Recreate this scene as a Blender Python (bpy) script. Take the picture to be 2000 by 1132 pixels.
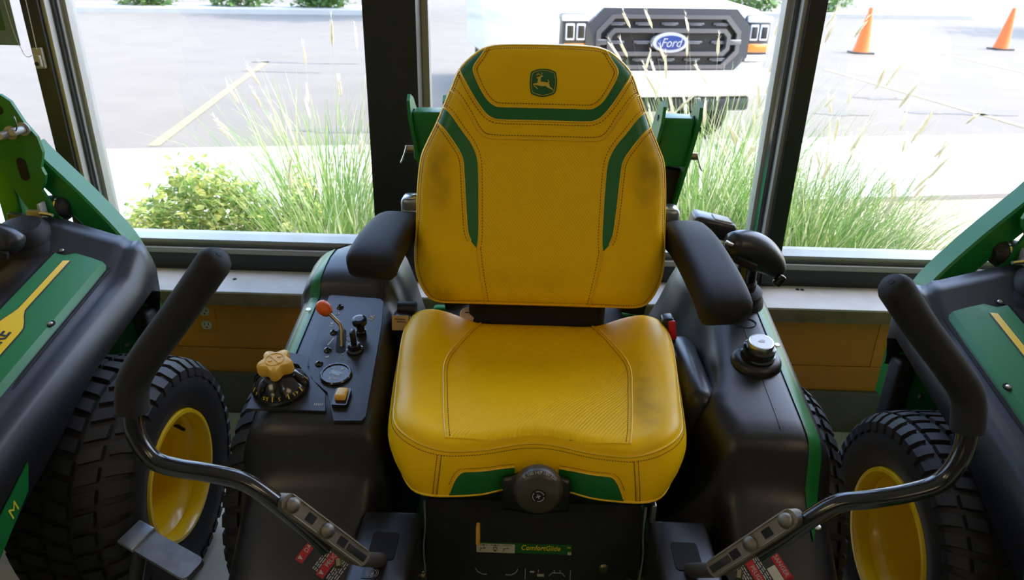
import bpy, bmesh, math, random
from mathutils import Vector as V, Matrix, noise
from mathutils.geometry import tessellate_polygon

for o in list(bpy.data.objects):
    bpy.data.objects.remove(o)
S = bpy.context.scene
COL = S.collection
R = math.radians
rnd = random.Random(7)

# ------------------------------------------------------------------ camera
cam_d = bpy.data.cameras.new('camera')
cam_d.sensor_width = 36.0
cam_d.lens = 25.2
cam_d.clip_start = 0.02
cam_d.clip_end = 500
cam_d.dof.use_dof = True
cam_d.dof.focus_distance = 1.5
cam_d.dof.aperture_fstop = 6.3
cam = bpy.data.objects.new('camera', cam_d)
COL.objects.link(cam)
PITCH, ROLL, YAW = R(24.2), R(1.25), R(1.0)
fw = V((-math.sin(YAW) * math.cos(PITCH), math.cos(YAW) * math.cos(PITCH), -math.sin(PITCH)))
r0 = V((math.cos(YAW), math.sin(YAW), 0))
u0 = r0.cross(fw)
cr = r0 * math.cos(ROLL) + u0 * math.sin(ROLL)
cu = -r0 * math.sin(ROLL) + u0 * math.cos(ROLL)
cm = Matrix((cr, cu, -fw)).transposed().to_4x4()
cm.translation = V((0, 0, 1.5))
cam.matrix_world = cm
S.camera = cam

# ------------------------------------------------------------------ sky, sun, exposure
S.view_settings.view_transform = 'Standard'
S.view_settings.look = 'None'
S.view_settings.gamma = 1.0
S.view_settings.use_curve_mapping = False
S.view_settings.exposure = 0.5
w = bpy.data.worlds.new('sky')
S.world = w
w.use_nodes = True
wn = w.node_tree
sky = wn.nodes.new('ShaderNodeTexSky')
sky.sky_type = 'NISHITA'
sky.sun_disc = False
sky.sun_elevation = R(56)
sky.sun_rotation = R(84)
sky.altitude = 200
sky.air_density = 1.0
sky.dust_density = 2.2
bgn = wn.nodes['Background']
wn.links.new(sky.outputs[0], bgn.inputs[0])
bgn.inputs[1].default_value = 1.05
sun_d = bpy.data.lights.new('sun', 'SUN')
sun_d.energy = 4.0
sun_d.angle = R(0.55)
sun_d.color = (1.0, 0.955, 0.88)
sun = bpy.data.objects.new('sun', sun_d)
COL.objects.link(sun)
sun.rotation_euler = V((-0.74, -0.06, -1.10)).to_track_quat('-Z', 'Y').to_euler()

# ------------------------------------------------------------------ materials
MAT = {}
def mat(name, col, rough=0.5, metal=0.0, bump=None, var=0.0, vscale=8.0, spec=0.5, coat=0.0):
    m = bpy.data.materials.new(name)
    m.use_nodes = True
    nt = m.node_tree
    p = nt.nodes['Principled BSDF']
    p.inputs['Base Color'].default_value = (*col, 1)
    p.inputs['Roughness'].default_value = rough
    p.inputs['Metallic'].default_value = metal
    p.inputs['Specular IOR Level'].default_value = spec
    p.inputs['Coat Weight'].default_value = coat
    p.inputs['Coat Roughness'].default_value = 0.08
    tc = nt.nodes.new('ShaderNodeTexCoord')
    if var > 0:
        n = nt.nodes.new('ShaderNodeTexNoise')
        n.inputs['Scale'].default_value = vscale
        n.inputs['Detail'].default_value = 6
        nt.links.new(tc.outputs['Object'], n.inputs['Vector'])
        mr = nt.nodes.new('ShaderNodeMapRange')
        mr.inputs['From Min'].default_value = 0.3
        mr.inputs['From Max'].default_value = 0.7
        mr.inputs['To Min'].default_value = 1 - var
        mr.inputs['To Max'].default_value = 1 + var
        nt.links.new(n.outputs['Fac'], mr.inputs['Value'])
        mx = nt.nodes.new('ShaderNodeVectorMath')
        mx.operation = 'SCALE'
        mx.inputs[0].default_value = col
        nt.links.new(mr.outputs[0], mx.inputs['Scale'])
        nt.links.new(mx.outputs[0], p.inputs['Base Color'])
    if bump:
        n = nt.nodes.new('ShaderNodeTexNoise')
        n.inputs['Scale'].default_value = bump[0]
        n.inputs['Detail'].default_value = 3
        nt.links.new(tc.outputs['Object'], n.inputs['Vector'])
        b = nt.nodes.new('ShaderNodeBump')
        b.inputs['Strength'].default_value = bump[1]
        b.inputs['Distance'].default_value = bump[2] if len(bump) > 2 else 0.001
        nt.links.new(n.outputs['Fac'], b.inputs['Height'])
        nt.links.new(b.outputs[0], p.inputs['Normal'])
    MAT[name] = m
    return m

YEL = (0.97, 0.575, 0.0)
mat('vinyl_yellow', YEL, 0.38, spec=0.2, bump=(420, 0.25, 0.0006), var=0.05, vscale=9)
mat('vinyl_piping', (0.92, 0.56, 0.01), 0.35, bump=(600, 0.2, 0.0005))
mat('vinyl_insert', YEL, 0.42, spec=0.2)
mat('vinyl_green', (0.012, 0.15, 0.028), 0.36, bump=(420, 0.2, 0.0006))
mat('thread', (0.16, 0.065, 0.01), 0.8)
mat('emblem_green', (0.012, 0.11, 0.02), 0.45)
mat('emblem_yellow', (0.72, 0.50, 0.04), 0.45)
mat('plastic_black', (0.008, 0.008, 0.009), 0.38, spec=0.6, bump=(620, 0.22, 0.0006), var=0.1, vscale=14)
mat('plastic_smooth', (0.016, 0.017, 0.019), 0.32, bump=(90, 0.05, 0.0005))
mat('plastic_pad', (0.012, 0.011, 0.011), 0.6, spec=0.3, bump=(520, 0.6, 0.001))
mat('foam_grip', (0.009, 0.008, 0.007), 0.75, bump=(260, 0.4, 0.0008))
mat('gloss_black', (0.010, 0.010, 0.012), 0.16, coat=0.3)
mat('tube_black', (0.005, 0.005, 0.006), 0.17, bump=(60, 0.06, 0.0005), coat=0.5)
mat('sheet_black', (0.022, 0.023, 0.026), 0.35, bump=(160, 0.15, 0.0005), var=0.15, vscale=40)
mat('void_black', (0.006, 0.006, 0.007), 0.8)
mat('rubber', (0.009, 0.009, 0.010), 0.62, bump=(200, 0.2, 0.0008), var=0.15, vscale=20)
mat('green_paint', (0.008, 0.16, 0.03), 0.38, bump=(140, 0.05, 0.0005), coat=0.0, spec=0.4)
mat('yellow_paint', (0.85, 0.56, 0.004), 0.3, coat=0.3)
mat('yellow_knob', (0.82, 0.46, 0.05), 0.42)
mat('yellow_print', (0.82, 0.62, 0.03), 0.4)
mat('decal_black', (0.014, 0.015, 0.014), 0.4)
mat('orange_knob', (0.80, 0.13, 0.01), 0.35, var=0.08, vscale=60)
mat('brass', (0.42, 0.33, 0.18), 0.35, metal=1.0, var=0.2, vscale=60)
mat('cast_metal', (0.22, 0.20, 0.165), 0.5, metal=0.85, bump=(240, 0.15, 0.0006), var=0.15, vscale=25)
mat('knob_grey', (0.055, 0.051, 0.034), 0.3)
mat('steel', (0.62, 0.61, 0.58), 0.3, metal=1.0)
mat('chrome', (0.75, 0.76, 0.78), 0.12, metal=1.0)
mat('white_print', (0.75, 0.75, 0.72), 0.5)
mat('dim_print', (0.42, 0.42, 0.37), 0.5)
mat('cream', (0.62, 0.52, 0.33), 0.5)
mat('tag_cloth', (0.55, 0.36, 0.14), 0.7, var=0.1, vscale=60)
mat('red_plastic', (0.62, 0.02, 0.03), 0.3)
mat('label_red', (0.42, 0.010, 0.012), 0.4)
mat('label_white', (0.50, 0.47, 0.38), 0.5)
mat('lcd', (0.24, 0.34, 0.42), 0.15)
mat('lens_white', (0.72, 0.76, 0.80), 0.12, coat=0.5)
mat('pedal_steel', (0.30, 0.33, 0.38), 0.32, metal=0.8, var=0.18, vscale=30)
# building
mat('wall_paint', (0.62, 0.24, 0.008), 0.5, bump=(60, 0.15, 0.001), var=0.08, vscale=4)
mat('mortar_paint', (0.56, 0.21, 0.008), 0.6)
mat('sill_concrete', (0.44, 0.44, 0.42), 0.55, bump=(30, 0.25, 0.002), var=0.14, vscale=9)
mat('sill_edge', (0.20, 0.155, 0.085), 0.7, bump=(26, 0.5, 0.003), var=0.25, vscale=16)
mat('floor_concrete', (0.58, 0.60, 0.50), 0.45, bump=(30, 0.1, 0.001), var=0.12, vscale=5)
mat('baseboard_grey', (0.16, 0.15, 0.12), 0.6, var=0.06)
mat('ceiling_white', (0.62, 0.62, 0.60), 0.8)
mat('wall_white', (0.20, 0.19, 0.17), 0.8)
mat('frame_black', (0.012, 0.014, 0.014), 0.4)
mat('frame_alu', (0.36, 0.36, 0.345), 0.4, metal=0.3)
mat('frame_dark', (0.06, 0.065, 0.075), 0.4)
mat('outlet_ivory', (0.62, 0.56, 0.42), 0.4)
mat('bead_chain', (0.62, 0.60, 0.54), 0.4)
mat('bracket_plastic', (0.34, 0.31, 0.24), 0.4)
mat('poster_grey', (0.14, 0.19, 0.14), 0.6)
mat('poster_green', (0.03, 0.11, 0.02), 0.6)
# outdoors
mat('asphalt', (0.124, 0.108, 0.087), 0.9, bump=(50, 0.3, 0.004), var=0.07, vscale=1.2)
mat('concrete_walk', (0.36, 0.345, 0.315), 0.9, bump=(40, 0.2, 0.002), var=0.05, vscale=2)
mat('bed_gravel', (0.36, 0.28, 0.20), 0.95, bump=(60, 0.9, 0.02), var=0.25, vscale=14)
mat('line_yellow', (0.20, 0.172, 0.085), 0.8, var=0.1, vscale=10)
mat('patch_dark', (0.095, 0.09, 0.08), 0.9, var=0.2, vscale=6)
mat('truck_white', (0.80, 0.78, 0.74), 0.3, coat=0.6)
mat('truck_grey', (0.05, 0.055, 0.06), 0.35)
mat('truck_bar', (0.16, 0.16, 0.165), 0.3, metal=0.5)
mat('truck_black', (0.012, 0.013, 0.016), 0.4)
mat('badge_ring', (0.45, 0.45, 0.44), 0.3)
mat('badge_blue', (0.02, 0.05, 0.20), 0.2, coat=0.6)
mat('amber', (0.75, 0.22, 0.03), 0.2, coat=0.5)
mat('car_glass', (0.03, 0.04, 0.05), 0.08)
mat('cone_orange', (0.62, 0.12, 0.006), 0.5)
mat('cone_base', (0.03, 0.03, 0.03), 0.7)
mat('bark', (0.14, 0.10, 0.07), 0.9)
mat('rock', (0.20, 0.19, 0.16), 0.9, bump=(12, 0.6, 0.02), var=0.3, vscale=6)  # shade of a grass clump put into a dark grey-brown

def leaf_mat(name, c1, c2, scale=3.0, trans=0.35):
    m = mat(name, c1, 0.5)
    nt = m.node_tree
    p = nt.nodes['Principled BSDF']
    tc = nt.nodes.new('ShaderNodeTexCoord')
    n = nt.nodes.new('ShaderNodeTexNoise')
    n.inputs['Scale'].default_value = scale
    n.inputs['Detail'].default_value = 5
    nt.links.new(tc.outputs['Object'], n.inputs['Vector'])
    cr_ = nt.nodes.new('ShaderNodeValToRGB')
    cr_.color_ramp.elements[0].position = 0.35
    cr_.color_ramp.elements[0].color = (*c1, 1)
    cr_.color_ramp.elements[1].position = 0.65
    cr_.color_ramp.elements[1].color = (*c2, 1)
    nt.links.new(n.outputs['Fac'], cr_.inputs[0])
    nt.links.new(cr_.outputs[0], p.inputs['Base Color'])
    t = nt.nodes.new('ShaderNodeBsdfTranslucent')
    nt.links.new(cr_.outputs[0], t.inputs['Color'])
    mx = nt.nodes.new('ShaderNodeMixShader')
    mx.inputs[0].default_value = trans
    nt.links.new(p.outputs[0], mx.inputs[1])
    nt.links.new(t.outputs[0], mx.inputs[2])
    nt.links.new(mx.outputs[0], nt.nodes['Material Output'].inputs['Surface'])
    return m
leaf_mat('grass_blade', (0.11, 0.25, 0.05), (0.28, 0.40, 0.11), 9.0, 0.5)
leaf_mat('grass_pale', (0.40, 0.46, 0.20), (0.62, 0.62, 0.40), 9.0, 0.5)
leaf_mat('seed_head', (0.80, 0.74, 0.56), (0.90, 0.86, 0.74), 20, 0.5)
leaf_mat('shrub_leaf', (0.15, 0.34, 0.08), (0.72, 0.70, 0.22), 22, 0.5)
leaf_mat('tree_leaf', (0.05, 0.13, 0.03), (0.16, 0.28, 0.06), 2.0, 0.3)
leaf_mat('broad_leaf', (0.13, 0.28, 0.02), (0.24, 0.36, 0.04), 6, 0.4)

# diagonal rib weave on the seat inserts
nt = MAT['vinyl_insert'].node_tree
tc = nt.nodes.new('ShaderNodeTexCoord')
mp = nt.nodes.new('ShaderNodeMapping')
mp.inputs['Rotation'].default_value = (R(20), R(35), R(40))
wv = nt.nodes.new('ShaderNodeTexWave')
wv.inputs['Scale'].default_value = 68
wv.inputs['Distortion'].default_value = 0.4
wv.inputs['Detail'].default_value = 1
nt.links.new(tc.outputs['Object'], mp.inputs[0])
nt.links.new(mp.outputs[0], wv.inputs[0])
bp = nt.nodes.new('ShaderNodeBump')
bp.inputs['Strength'].default_value = 0.45
bp.inputs['Distance'].default_value = 0.0012
nt.links.new(wv.outputs['Fac'], bp.inputs['Height'])
nt.links.new(bp.outputs[0], nt.nodes['Principled BSDF'].inputs['Normal'])
# scuffs and grime rubbed into the yellow vinyl (positions on the seat itself)
def add_stains(m, spots, dark):
    nt = m.node_tree
    p = nt.nodes['Principled BSDF']
    src = p.inputs['Base Color'].links[0].from_socket if p.inputs['Base Color'].is_linked else None
    tc = nt.nodes.new('ShaderNodeTexCoord')
    nz = nt.nodes.new('ShaderNodeTexNoise')
    nz.inputs['Scale'].default_value = 26
    nz.inputs['Detail'].default_value = 6
    nt.links.new(tc.outputs['Object'], nz.inputs['Vector'])
    for (c, rx, rz, s) in spots:
        sub = nt.nodes.new('ShaderNodeVectorMath'); sub.operation = 'SUBTRACT'
        nt.links.new(tc.outputs['Object'], sub.inputs[0]); sub.inputs[1].default_value = c
        mul = nt.nodes.new('ShaderNodeVectorMath'); mul.operation = 'MULTIPLY'
        nt.links.new(sub.outputs[0], mul.inputs[0]); mul.inputs[1].default_value = (1 / rx, 4, 1 / rz)
        ln = nt.nodes.new('ShaderNodeVectorMath'); ln.operation = 'LENGTH'
        nt.links.new(mul.outputs[0], ln.inputs[0])
        mr = nt.nodes.new('ShaderNodeMapRange'); mr.interpolation_type = 'SMOOTHSTEP'
        mr.inputs['From Min'].default_value = 1.0; mr.inputs['From Max'].default_value = 0.0
        mr.inputs['To Min'].default_value = 0.0; mr.inputs['To Max'].default_value = s
        nt.links.new(ln.outputs['Value'], mr.inputs['Value'])
        m2 = nt.nodes.new('ShaderNodeMath'); m2.operation = 'MULTIPLY'
        nt.links.new(mr.outputs[0], m2.inputs[0]); nt.links.new(nz.outputs['Fac'], m2.inputs[1])
        mx = nt.nodes.new('ShaderNodeMix'); mx.data_type = 'RGBA'
        nt.links.new(m2.outputs[0], mx.inputs[0])
        if src: nt.links.new(src, mx.inputs[6])
        else: mx.inputs[6].default_value = p.inputs['Base Color'].default_value
        mx.inputs[7].default_value = (*dark, 1)
        src = mx.outputs[2]
    nt.links.new(src, p.inputs['Base Color'])
add_stains(MAT['vinyl_yellow'], [((-0.20, 1.60, 1.07), .05, .14, .85), ((0.275, 1.60, 1.09), .055, .15, .9),
                                ((-0.19, 1.56, 0.79), .05, .05, .9), ((0.25, 1.25, 0.72), .05, .1, .8)], (0.10, 0.05, 0.005))
add_stains(MAT['vinyl_insert'], [((-0.05, 1.57, 0.83), .12, .05, .3), ((0.07, 1.57, 0.83), .09, .05, .3)], (0.16, 0.08, 0.005))

def glass_mat(name, tint=0.96):
    m = bpy.data.materials.new(name); m.use_nodes = True
    nt = m.node_tree; nt.nodes.remove(nt.nodes['Principled BSDF'])
    t = nt.nodes.new('ShaderNodeBsdfTransparent'); t.inputs[0].default_value = (tint, tint, tint * .995, 1)
    g = nt.nodes.new('ShaderNodeBsdfGlossy'); g.inputs['Roughness'].default_value = 0.0
    lw = nt.nodes.new('ShaderNodeLayerWeight'); lw.inputs[0].default_value = 0.5
    pw = nt.nodes.new('ShaderNodeMath'); pw.operation = 'POWER'; pw.inputs[1].default_value = 5.0
    nt.links.new(lw.outputs['Facing'], pw.inputs[0])
    f = nt.nodes.new('ShaderNodeMath'); f.operation = 'MULTIPLY_ADD'; f.inputs[1].default_value = 0.9; f.inputs[2].default_value = 0.022
    nt.links.new(pw.outputs[0], f.inputs[0])
    mx = nt.nodes.new('ShaderNodeMixShader')
    nt.links.new(f.outputs[0], mx.inputs[0]); nt.links.new(t.outputs[0], mx.inputs[1]); nt.links.new(g.outputs[0], mx.inputs[2])
    nt.links.new(mx.outputs[0], nt.nodes['Material Output'].inputs['Surface'])
    MAT[name] = m
glass_mat('window_glass')
def emit_mat(name, col, s):
    m = bpy.data.materials.new(name); m.use_nodes = True
    p = m.node_tree.nodes['Principled BSDF']
    p.inputs['Emission Color'].default_value = (*col, 1)
    p.inputs['Emission Strength'].default_value = s
    MAT[name] = m
emit_mat('lamp_diffuser', (1.0, 0.76, 0.45), 2.8)  # warm glow of the added ceiling fill panels

# ------------------------------------------------------------------ mesh helpers
def catmull(P, n, closed=False):
    """resample a polyline smoothly to n points (equal arc steps)"""
    P = [V(p) if len(p) == 3 else V((p[0], p[1], 0)) for p in P]
    m = len(P); out = []
    seg = m if closed else m - 1
    for i in range(seg):
        if closed: a, b, c, d = P[(i - 1) % m], P[i], P[(i + 1) % m], P[(i + 2) % m]
        else: a, b, c, d = P[max(i - 1, 0)], P[i], P[i + 1], P[min(i + 2, m - 1)]
        for k in range(12):
            t = k / 12
            out.append(0.5 * ((2 * b) + (c - a) * t + (2 * a - 5 * b + 4 * c - d) * t * t + (3 * b - a - 3 * c + d) * t ** 3))
    if not closed: out.append(P[-1])
    else: out.append(out[0])
    L = [0]
    for i in range(1, len(out)): L.append(L[-1] + (out[i] - out[i - 1]).length)
    res = []; j = 0
    cnt = n if closed else n - 1
    for i in range(n):
        s = L[-1] * i / cnt
        while j < len(L) - 2 and L[j + 1] < s: j += 1
        d = L[j + 1] - L[j]
        res.append(out[j].lerp(out[j + 1], (s - L[j]) / d if d > 1e-9 else 0))
    return res

class MB:
    def __init__(self): self.v = []; self.f = []
    def add(self, vs, fs):
        o = len(self.v); self.v += [tuple(x) for x in vs]; self.f += [tuple(i + o for i in f) for f in fs]; return self
    def box(self, c, s, M=None):
        x, y, z = s[0] / 2, s[1] / 2, s[2] / 2
        vs = [V((a * x, b * y, d * z)) for a in (-1, 1) for b in (-1, 1) for d in (-1, 1)]
        M = M or Matrix()
        vs = [V(c) + M.to_3x3() @ p for p in vs]
        return self.add(vs, [(0, 1, 3, 2), (4, 6, 7, 5), (0, 4, 5, 1), (2, 3, 7, 6), (0, 2, 6, 4), (1, 5, 7, 3)])
    def rbox(self, c, s, r, M=None, seg=3):
        bm = bmesh.new(); bmesh.ops.create_cube(bm, size=1)
        for v_ in bm.verts: v_.co = V((v_.co.x * s[0], v_.co.y * s[1], v_.co.z * s[2]))
        bmesh.ops.bevel(bm, geom=list(bm.edges), offset=min(r, min(s) * .499), segments=seg, affect='EDGES', profile=.5)
        bm.verts.index_update(); M = (M or Matrix()).to_3x3()
        vs = [V(c) + M @ v_.co for v_ in bm.verts]; fs = [[q.index for q in f.verts] for f in bm.faces]
        bm.free(); return self.add(vs, fs)
    def tube(self, path, r, n=14, caps=True, closed=False, flat=1.0):
        P = [V(p) for p in path]; m = len(P)
        rs = r if isinstance(r, (list, tuple)) else [r] * m
        T = []
        for i in range(m):
            a = P[(i - 1) % m] if closed or i > 0 else P[i]
            b = P[(i + 1) % m] if closed or i < m - 1 else P[i]
            d = (b - a); T.append(d.normalized() if d.length > 1e-9 else V((0, 0, 1)))
        up = V((0, 0, 1)) if abs(T[0].z) < .9 else V((0, 1, 0))
        N = T[0].cross(up).normalized(); vs = []
        for i in range(m):
            N = (N - T[i] * N.dot(T[i])).normalized(); B = T[i].cross(N)
            for k in range(n):
                a = 2 * math.pi * k / n
                vs.append(P[i] + (N * math.cos(a) + B * math.sin(a) * flat) * rs[i])
        fs = []
        for i in range(m if closed else m - 1):
            j = (i + 1) % m
            for k in range(n):
                fs.append((i * n + k, i * n + (k + 1) % n, j * n + (k + 1) % n, j * n + k))
        if caps and not closed:
            fs.append(tuple(range(n))[::-1]); fs.append(tuple((m - 1) * n + k for k in range(n)))
        return self.add(vs, fs)
    def cyl(self, a, b, r, n=20): return self.tube([a, b], r, n)
    def lathe(self, prof, M, n=40, a0=0, a1=2 * math.pi, caps=False):
        full = abs(a1 - a0 - 2 * math.pi) < 1e-6; vs = []
        cnt = n if full else n + 1
        for (r_, h) in prof:
            for k in range(cnt):
                a = a0 + (a1 - a0) * k / n
                vs.append(M @ V((r_ * math.cos(a), r_ * math.sin(a), h)))
        fs = []
        for i in range(len(prof) - 1):
            for k in range(n):
                k2 = (k + 1) % cnt
                fs.append((i * cnt + k, i * cnt + k2, (i + 1) * cnt + k2, (i + 1) * cnt + k))
        if full and caps:
            if prof[0][0] > 1e-6: fs.append(tuple(range(cnt))[::-1])
            if prof[-1][0] > 1e-6: fs.append(tuple((len(prof) - 1) * cnt + k for k in range(cnt)))
        return self.add(vs, fs)
    def prism(self, poly, M, h, h0=0.0):
        n = len(poly)
        vs = [M @ V((p[0], p[1], h0)) for p in poly] + [M @ V((p[0], p[1], h0 + h)) for p in poly]
        fs = [(i, (i + 1) % n, n + (i + 1) % n, n + i) for i in range(n)]
        for t in tessellate_polygon([[V((p[0], p[1], 0)) for p in poly]]):
            fs.append(tuple(t)[::-1]); fs.append(tuple(n + i for i in t))
        return self.add(vs, fs)
    def loft(self, rings, closed=True, caps=False):
        n = len(rings[0]); vs = [p for r_ in rings for p in r_]; fs = []
        for i in range(len(rings) - 1):
            for k in range(n if closed else n - 1):
                k2 = (k + 1) % n
                fs.append((i * n + k, i * n + k2, (i + 1) * n + k2, (i + 1) * n + k))
        if caps:
            fs.append(tuple(range(n))[::-1]); fs.append(tuple((len(rings) - 1) * n + k for k in range(n)))
        return self.add(vs, fs)
    def build(self, name, m, parent=None, smooth=True, ang=38, fix=True, solid=0):
        me = bpy.data.meshes.new(name)
        me.from_pydata(self.v, [], self.f)
        if fix:
            bm = bmesh.new(); bm.from_mesh(me)
            bmesh.ops.remove_doubles(bm, verts=bm.verts, dist=1e-6)
            bmesh.ops.recalc_face_normals(bm, faces=bm.faces)
            bm.to_mesh(me); bm.free()
        me.materials.append(MAT[m])
        if smooth:
            me.shade_smooth(); me.set_sharp_from_angle(angle=R(ang))
        o = bpy.data.objects.new(name, me); COL.objects.link(o)
        if solid:
            md = o.modifiers.new('solid', 'SOLIDIFY'); md.thickness = solid; md.offset = -1
        if parent: adopt(o, parent)
        return o

WORLD = {}
def adopt(o, parent):
    """parent keeping the coordinates the mesh was written in"""
    o.parent = parent
    o.matrix_parent_inverse = WORLD.get(parent.name, Matrix()).inverted()
    WORLD[o.name] = Matrix()
    return o
def tag(o, label, cat, group=None):
    o['label'] = label; o['category'] = cat
    if group: o['group'] = group
    return o
def struct(o): o['kind'] = 'structure'; return o
def thing(name, label, cat, loc=(0, 0, 0), group=None):
    o = bpy.data.objects.new(name, None); COL.objects.link(o)
    o.empty_display_size = .1
    o.location = loc; WORLD[o.name] = Matrix.Translation(V(loc))
    return tag(o, label, cat, group)
def frame(o, x, y, z=None):
    x = V(x).normalized(); y = V(y); z = V(z).normalized() if z is not None else x.cross(y).normalized()
    y = z.cross(x).normalized()
    M = Matrix((x, y, z)).transposed().to_4x4(); M.translation = V(o); return M
def text(name, s, size, M, m, parent=None, ext=0.0004, shear=0.0, ax='CENTER', ay='CENTER', sx=1.0, off=0.0):
    c = bpy.data.curves.new(name, 'FONT'); c.body = s; c.size = size; c.extrude = ext; c.shear = shear
    c.align_x = ax; c.align_y = ay; c.offset = off; c.resolution_u = 3
    t = bpy.data.objects.new(name + '_src', c); COL.objects.link(t)
    bpy.context.view_layer.update()
    me = bpy.data.meshes.new_from_object(t.evaluated_get(bpy.context.evaluated_depsgraph_get()))
    bpy.data.objects.remove(t); bpy.data.curves.remove(c)
    for v_ in me.vertices: v_.co = M @ V((v_.co.x * sx, v_.co.y, v_.co.z))
    me.materials.clear(); me.materials.append(MAT[m]); me.name = name
    o = bpy.data.objects.new(name, me); COL.objects.link(o)
    if parent: adopt(o, parent)
    return o
def circle(r_, n=32, cx=0, cy=0, ry=None):
    ry = ry or r_
    return [(cx + r_ * math.cos(2 * math.pi * i / n), cy + ry * math.sin(2 * math.pi * i / n)) for i in range(n)]
def rrect(w_, h_, r_, n=5, cx=0, cy=0):
    out = []
    for (sx, sy, a) in ((1, 1, 0), (-1, 1, 90), (-1, -1, 180), (1, -1, 270)):
        for k in range(n + 1):
            t = R(a + 90 * k / n)
            out.append((cx + sx * (w_ / 2 - r_) + r_ * math.cos(t), cy + sy * (h_ / 2 - r_) + r_ * math.sin(t)))
    return out
def interp(tab, x):
    if x <= tab[0][0]: return tab[0][1]
    for (a, b), (c, d) in zip(tab, tab[1:]):
        if x <= c: return b + (d - b) * (x - a) / (c - a)
    return tab[-1][1]
def sstep(a, b, x):
    t = max(0, min(1, (x - a) / (b - a))); return t * t * (3 - 2 * t)
# ================================================================== the building
GY = 2.30          # inner face of the window frame
fl = MB().box((0, -1.9, -.05), (11.0, 8.6, .10)).build('floor', 'floor_concrete', smooth=False); struct(fl)
ce = MB().box((0, -1.9, 3.05), (11.0, 8.8, .10)).build('ceiling', 'ceiling_white', smooth=False); struct(ce)
struct(MB().box((-5.45, -1.9, 1.5), (.10, 8.4, 3.0)).build('wall_left', 'wall_white', smooth=False))
struct(MB().box((5.45, -1.9, 1.5), (.10, 8.4, 3.0)).build('wall_right', 'wall_white', smooth=False))
struct(MB().box((0, -6.15, 1.5), (10.8, .10, 3.0)).build('wall_back', 'wall_white', smooth=False))
# front wall under the window: painted blocks in courses on a recessed core
wf = struct(MB().box((0, 2.31, .232), (10.8, .23, .464)).build('wall_front', 'mortar_paint', smooth=False))
blk = None; k = 0
for row, (z0, z1) in enumerate(((.172, .2675), (.270, .463))):
    x = -5.4 + (.6 if row else 0)
    while x < 5.2:
        wd = 1.20
        mb = MB().rbox((0, 0, 0), (wd - .0015, .03, z1 - z0), .0015, seg=1)
        if x in (): pass
        if blk is None or blk.get(row) is None:
            o = mb.build('block', 'wall_paint', wf); blk = blk or {}; blk[row] = o.data
        else:
            o = bpy.data.objects.new('block', blk[row]); COL.objects.link(o); adopt(o, wf)
        o.location = (min(x + .6, 4.8), 2.192, (z0 + z1) / 2)
        x += 1.2
bb = MB(); bb.box((0, 2.185, .085), (10.8, .022, .17)); bb.box((0, 2.18, .166), (10.8, .032, .010))
struct(bb.build('baseboard_front', 'baseboard_grey', smooth=False))
# head wall above the glass; unseen shallow eave added to keep sun off the sill
struct(MB().box((0, 2.36, 2.90), (10.8, .20, .25)).build('trim_3', 'wall_white', smooth=False))
struct(MB().box((0, 2.50, 3.06), (12.0, .40, .12)).build('trim_4', 'frame_dark', smooth=False))
# concrete sill slabs with a rough broken front edge
sill = MB().rbox((0, 2.285, .489), (10.8, .33, .046), .006, seg=2).build('trim_1', 'sill_concrete'); struct(sill)
se = MB(); n = 260; top = []; bot = []
for i in range(n + 1):
    x = -5.4 + 10.8 * i / n
    d = .004 * noise.noise(V((x * 9, 0, 3))) ; e = .005 * noise.noise(V((x * 14, 5, 0)))
    top.append(V((x, 2.1150 + d * .3, .507))); bot.append(V((x, 2.116 + d, .4635 + e)))
mid = [a.lerp(b, .5) + V((0, -.004 + .004 * noise.noise(V((a.x * 20, 1, 7))), 0)) for a, b in zip(top, bot)]
back_ = [V((p.x, 2.16, p.z)) for p in bot]
se.loft([top, mid, bot, back_], closed=False)
struct(adopt(se.build('sill_edge', 'sill_edge', ang=60), sill))
sm = MB()
for (x, y) in ((-1.03, 2.25), (-.985, 2.22), (.94, 2.27), (.955, 2.268), (-.55, 2.262), (-.54, 2.264)):
    sm.lathe([(.0, .004), (.005, .003), (.007, 0)], Matrix.Translation((x, y, .5121)), 10)
struct(adopt(sm.build('sill_debris', 'void_black'), sill))

# window wall: bottom rail, mullions, panes
def part_s(mb, name, m, parent, **k):
    return adopt(mb.build(name, m, **k), parent)
w1 = struct(MB().box((0, GY + .07, .5415), (10.8, .14, .059)).build('window_1', 'frame_black', smooth=False))
part_s(MB().box((0, GY + .062, .580), (10.8, .12, .018)), 'rail_step', 'frame_alu', w1, smooth=False)
part_s(MB().box((0, GY + .068, .5935), (10.8, .105, .009)), 'rail_groove', 'frame_dark', w1, smooth=False)
part_s(MB().box((0, GY + .072, .606), (10.8, .095, .016)), 'rail_bead', 'frame_alu', w1, smooth=False)
part_s(MB().box((0, GY + .07, 2.75), (10.8, .14, .10)), 'head_rail', 'frame_black', w1, smooth=False)
part_s(MB().box((-.418, GY + .05, 1.64), (.157, .22, 2.25)), 'mullion', 'frame_black', w1, smooth=False)
part_s(MB().box((-.3285, GY + .075, 1.64), (.021, .05, 2.25)), 'mullion_bead', 'frame_alu', w1, smooth=False)
part_s(MB().box((-.510, GY + .09, 1.64), (.020, .05, 2.25)), 'mullion_bead', 'frame_alu', w1, smooth=False)
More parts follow.
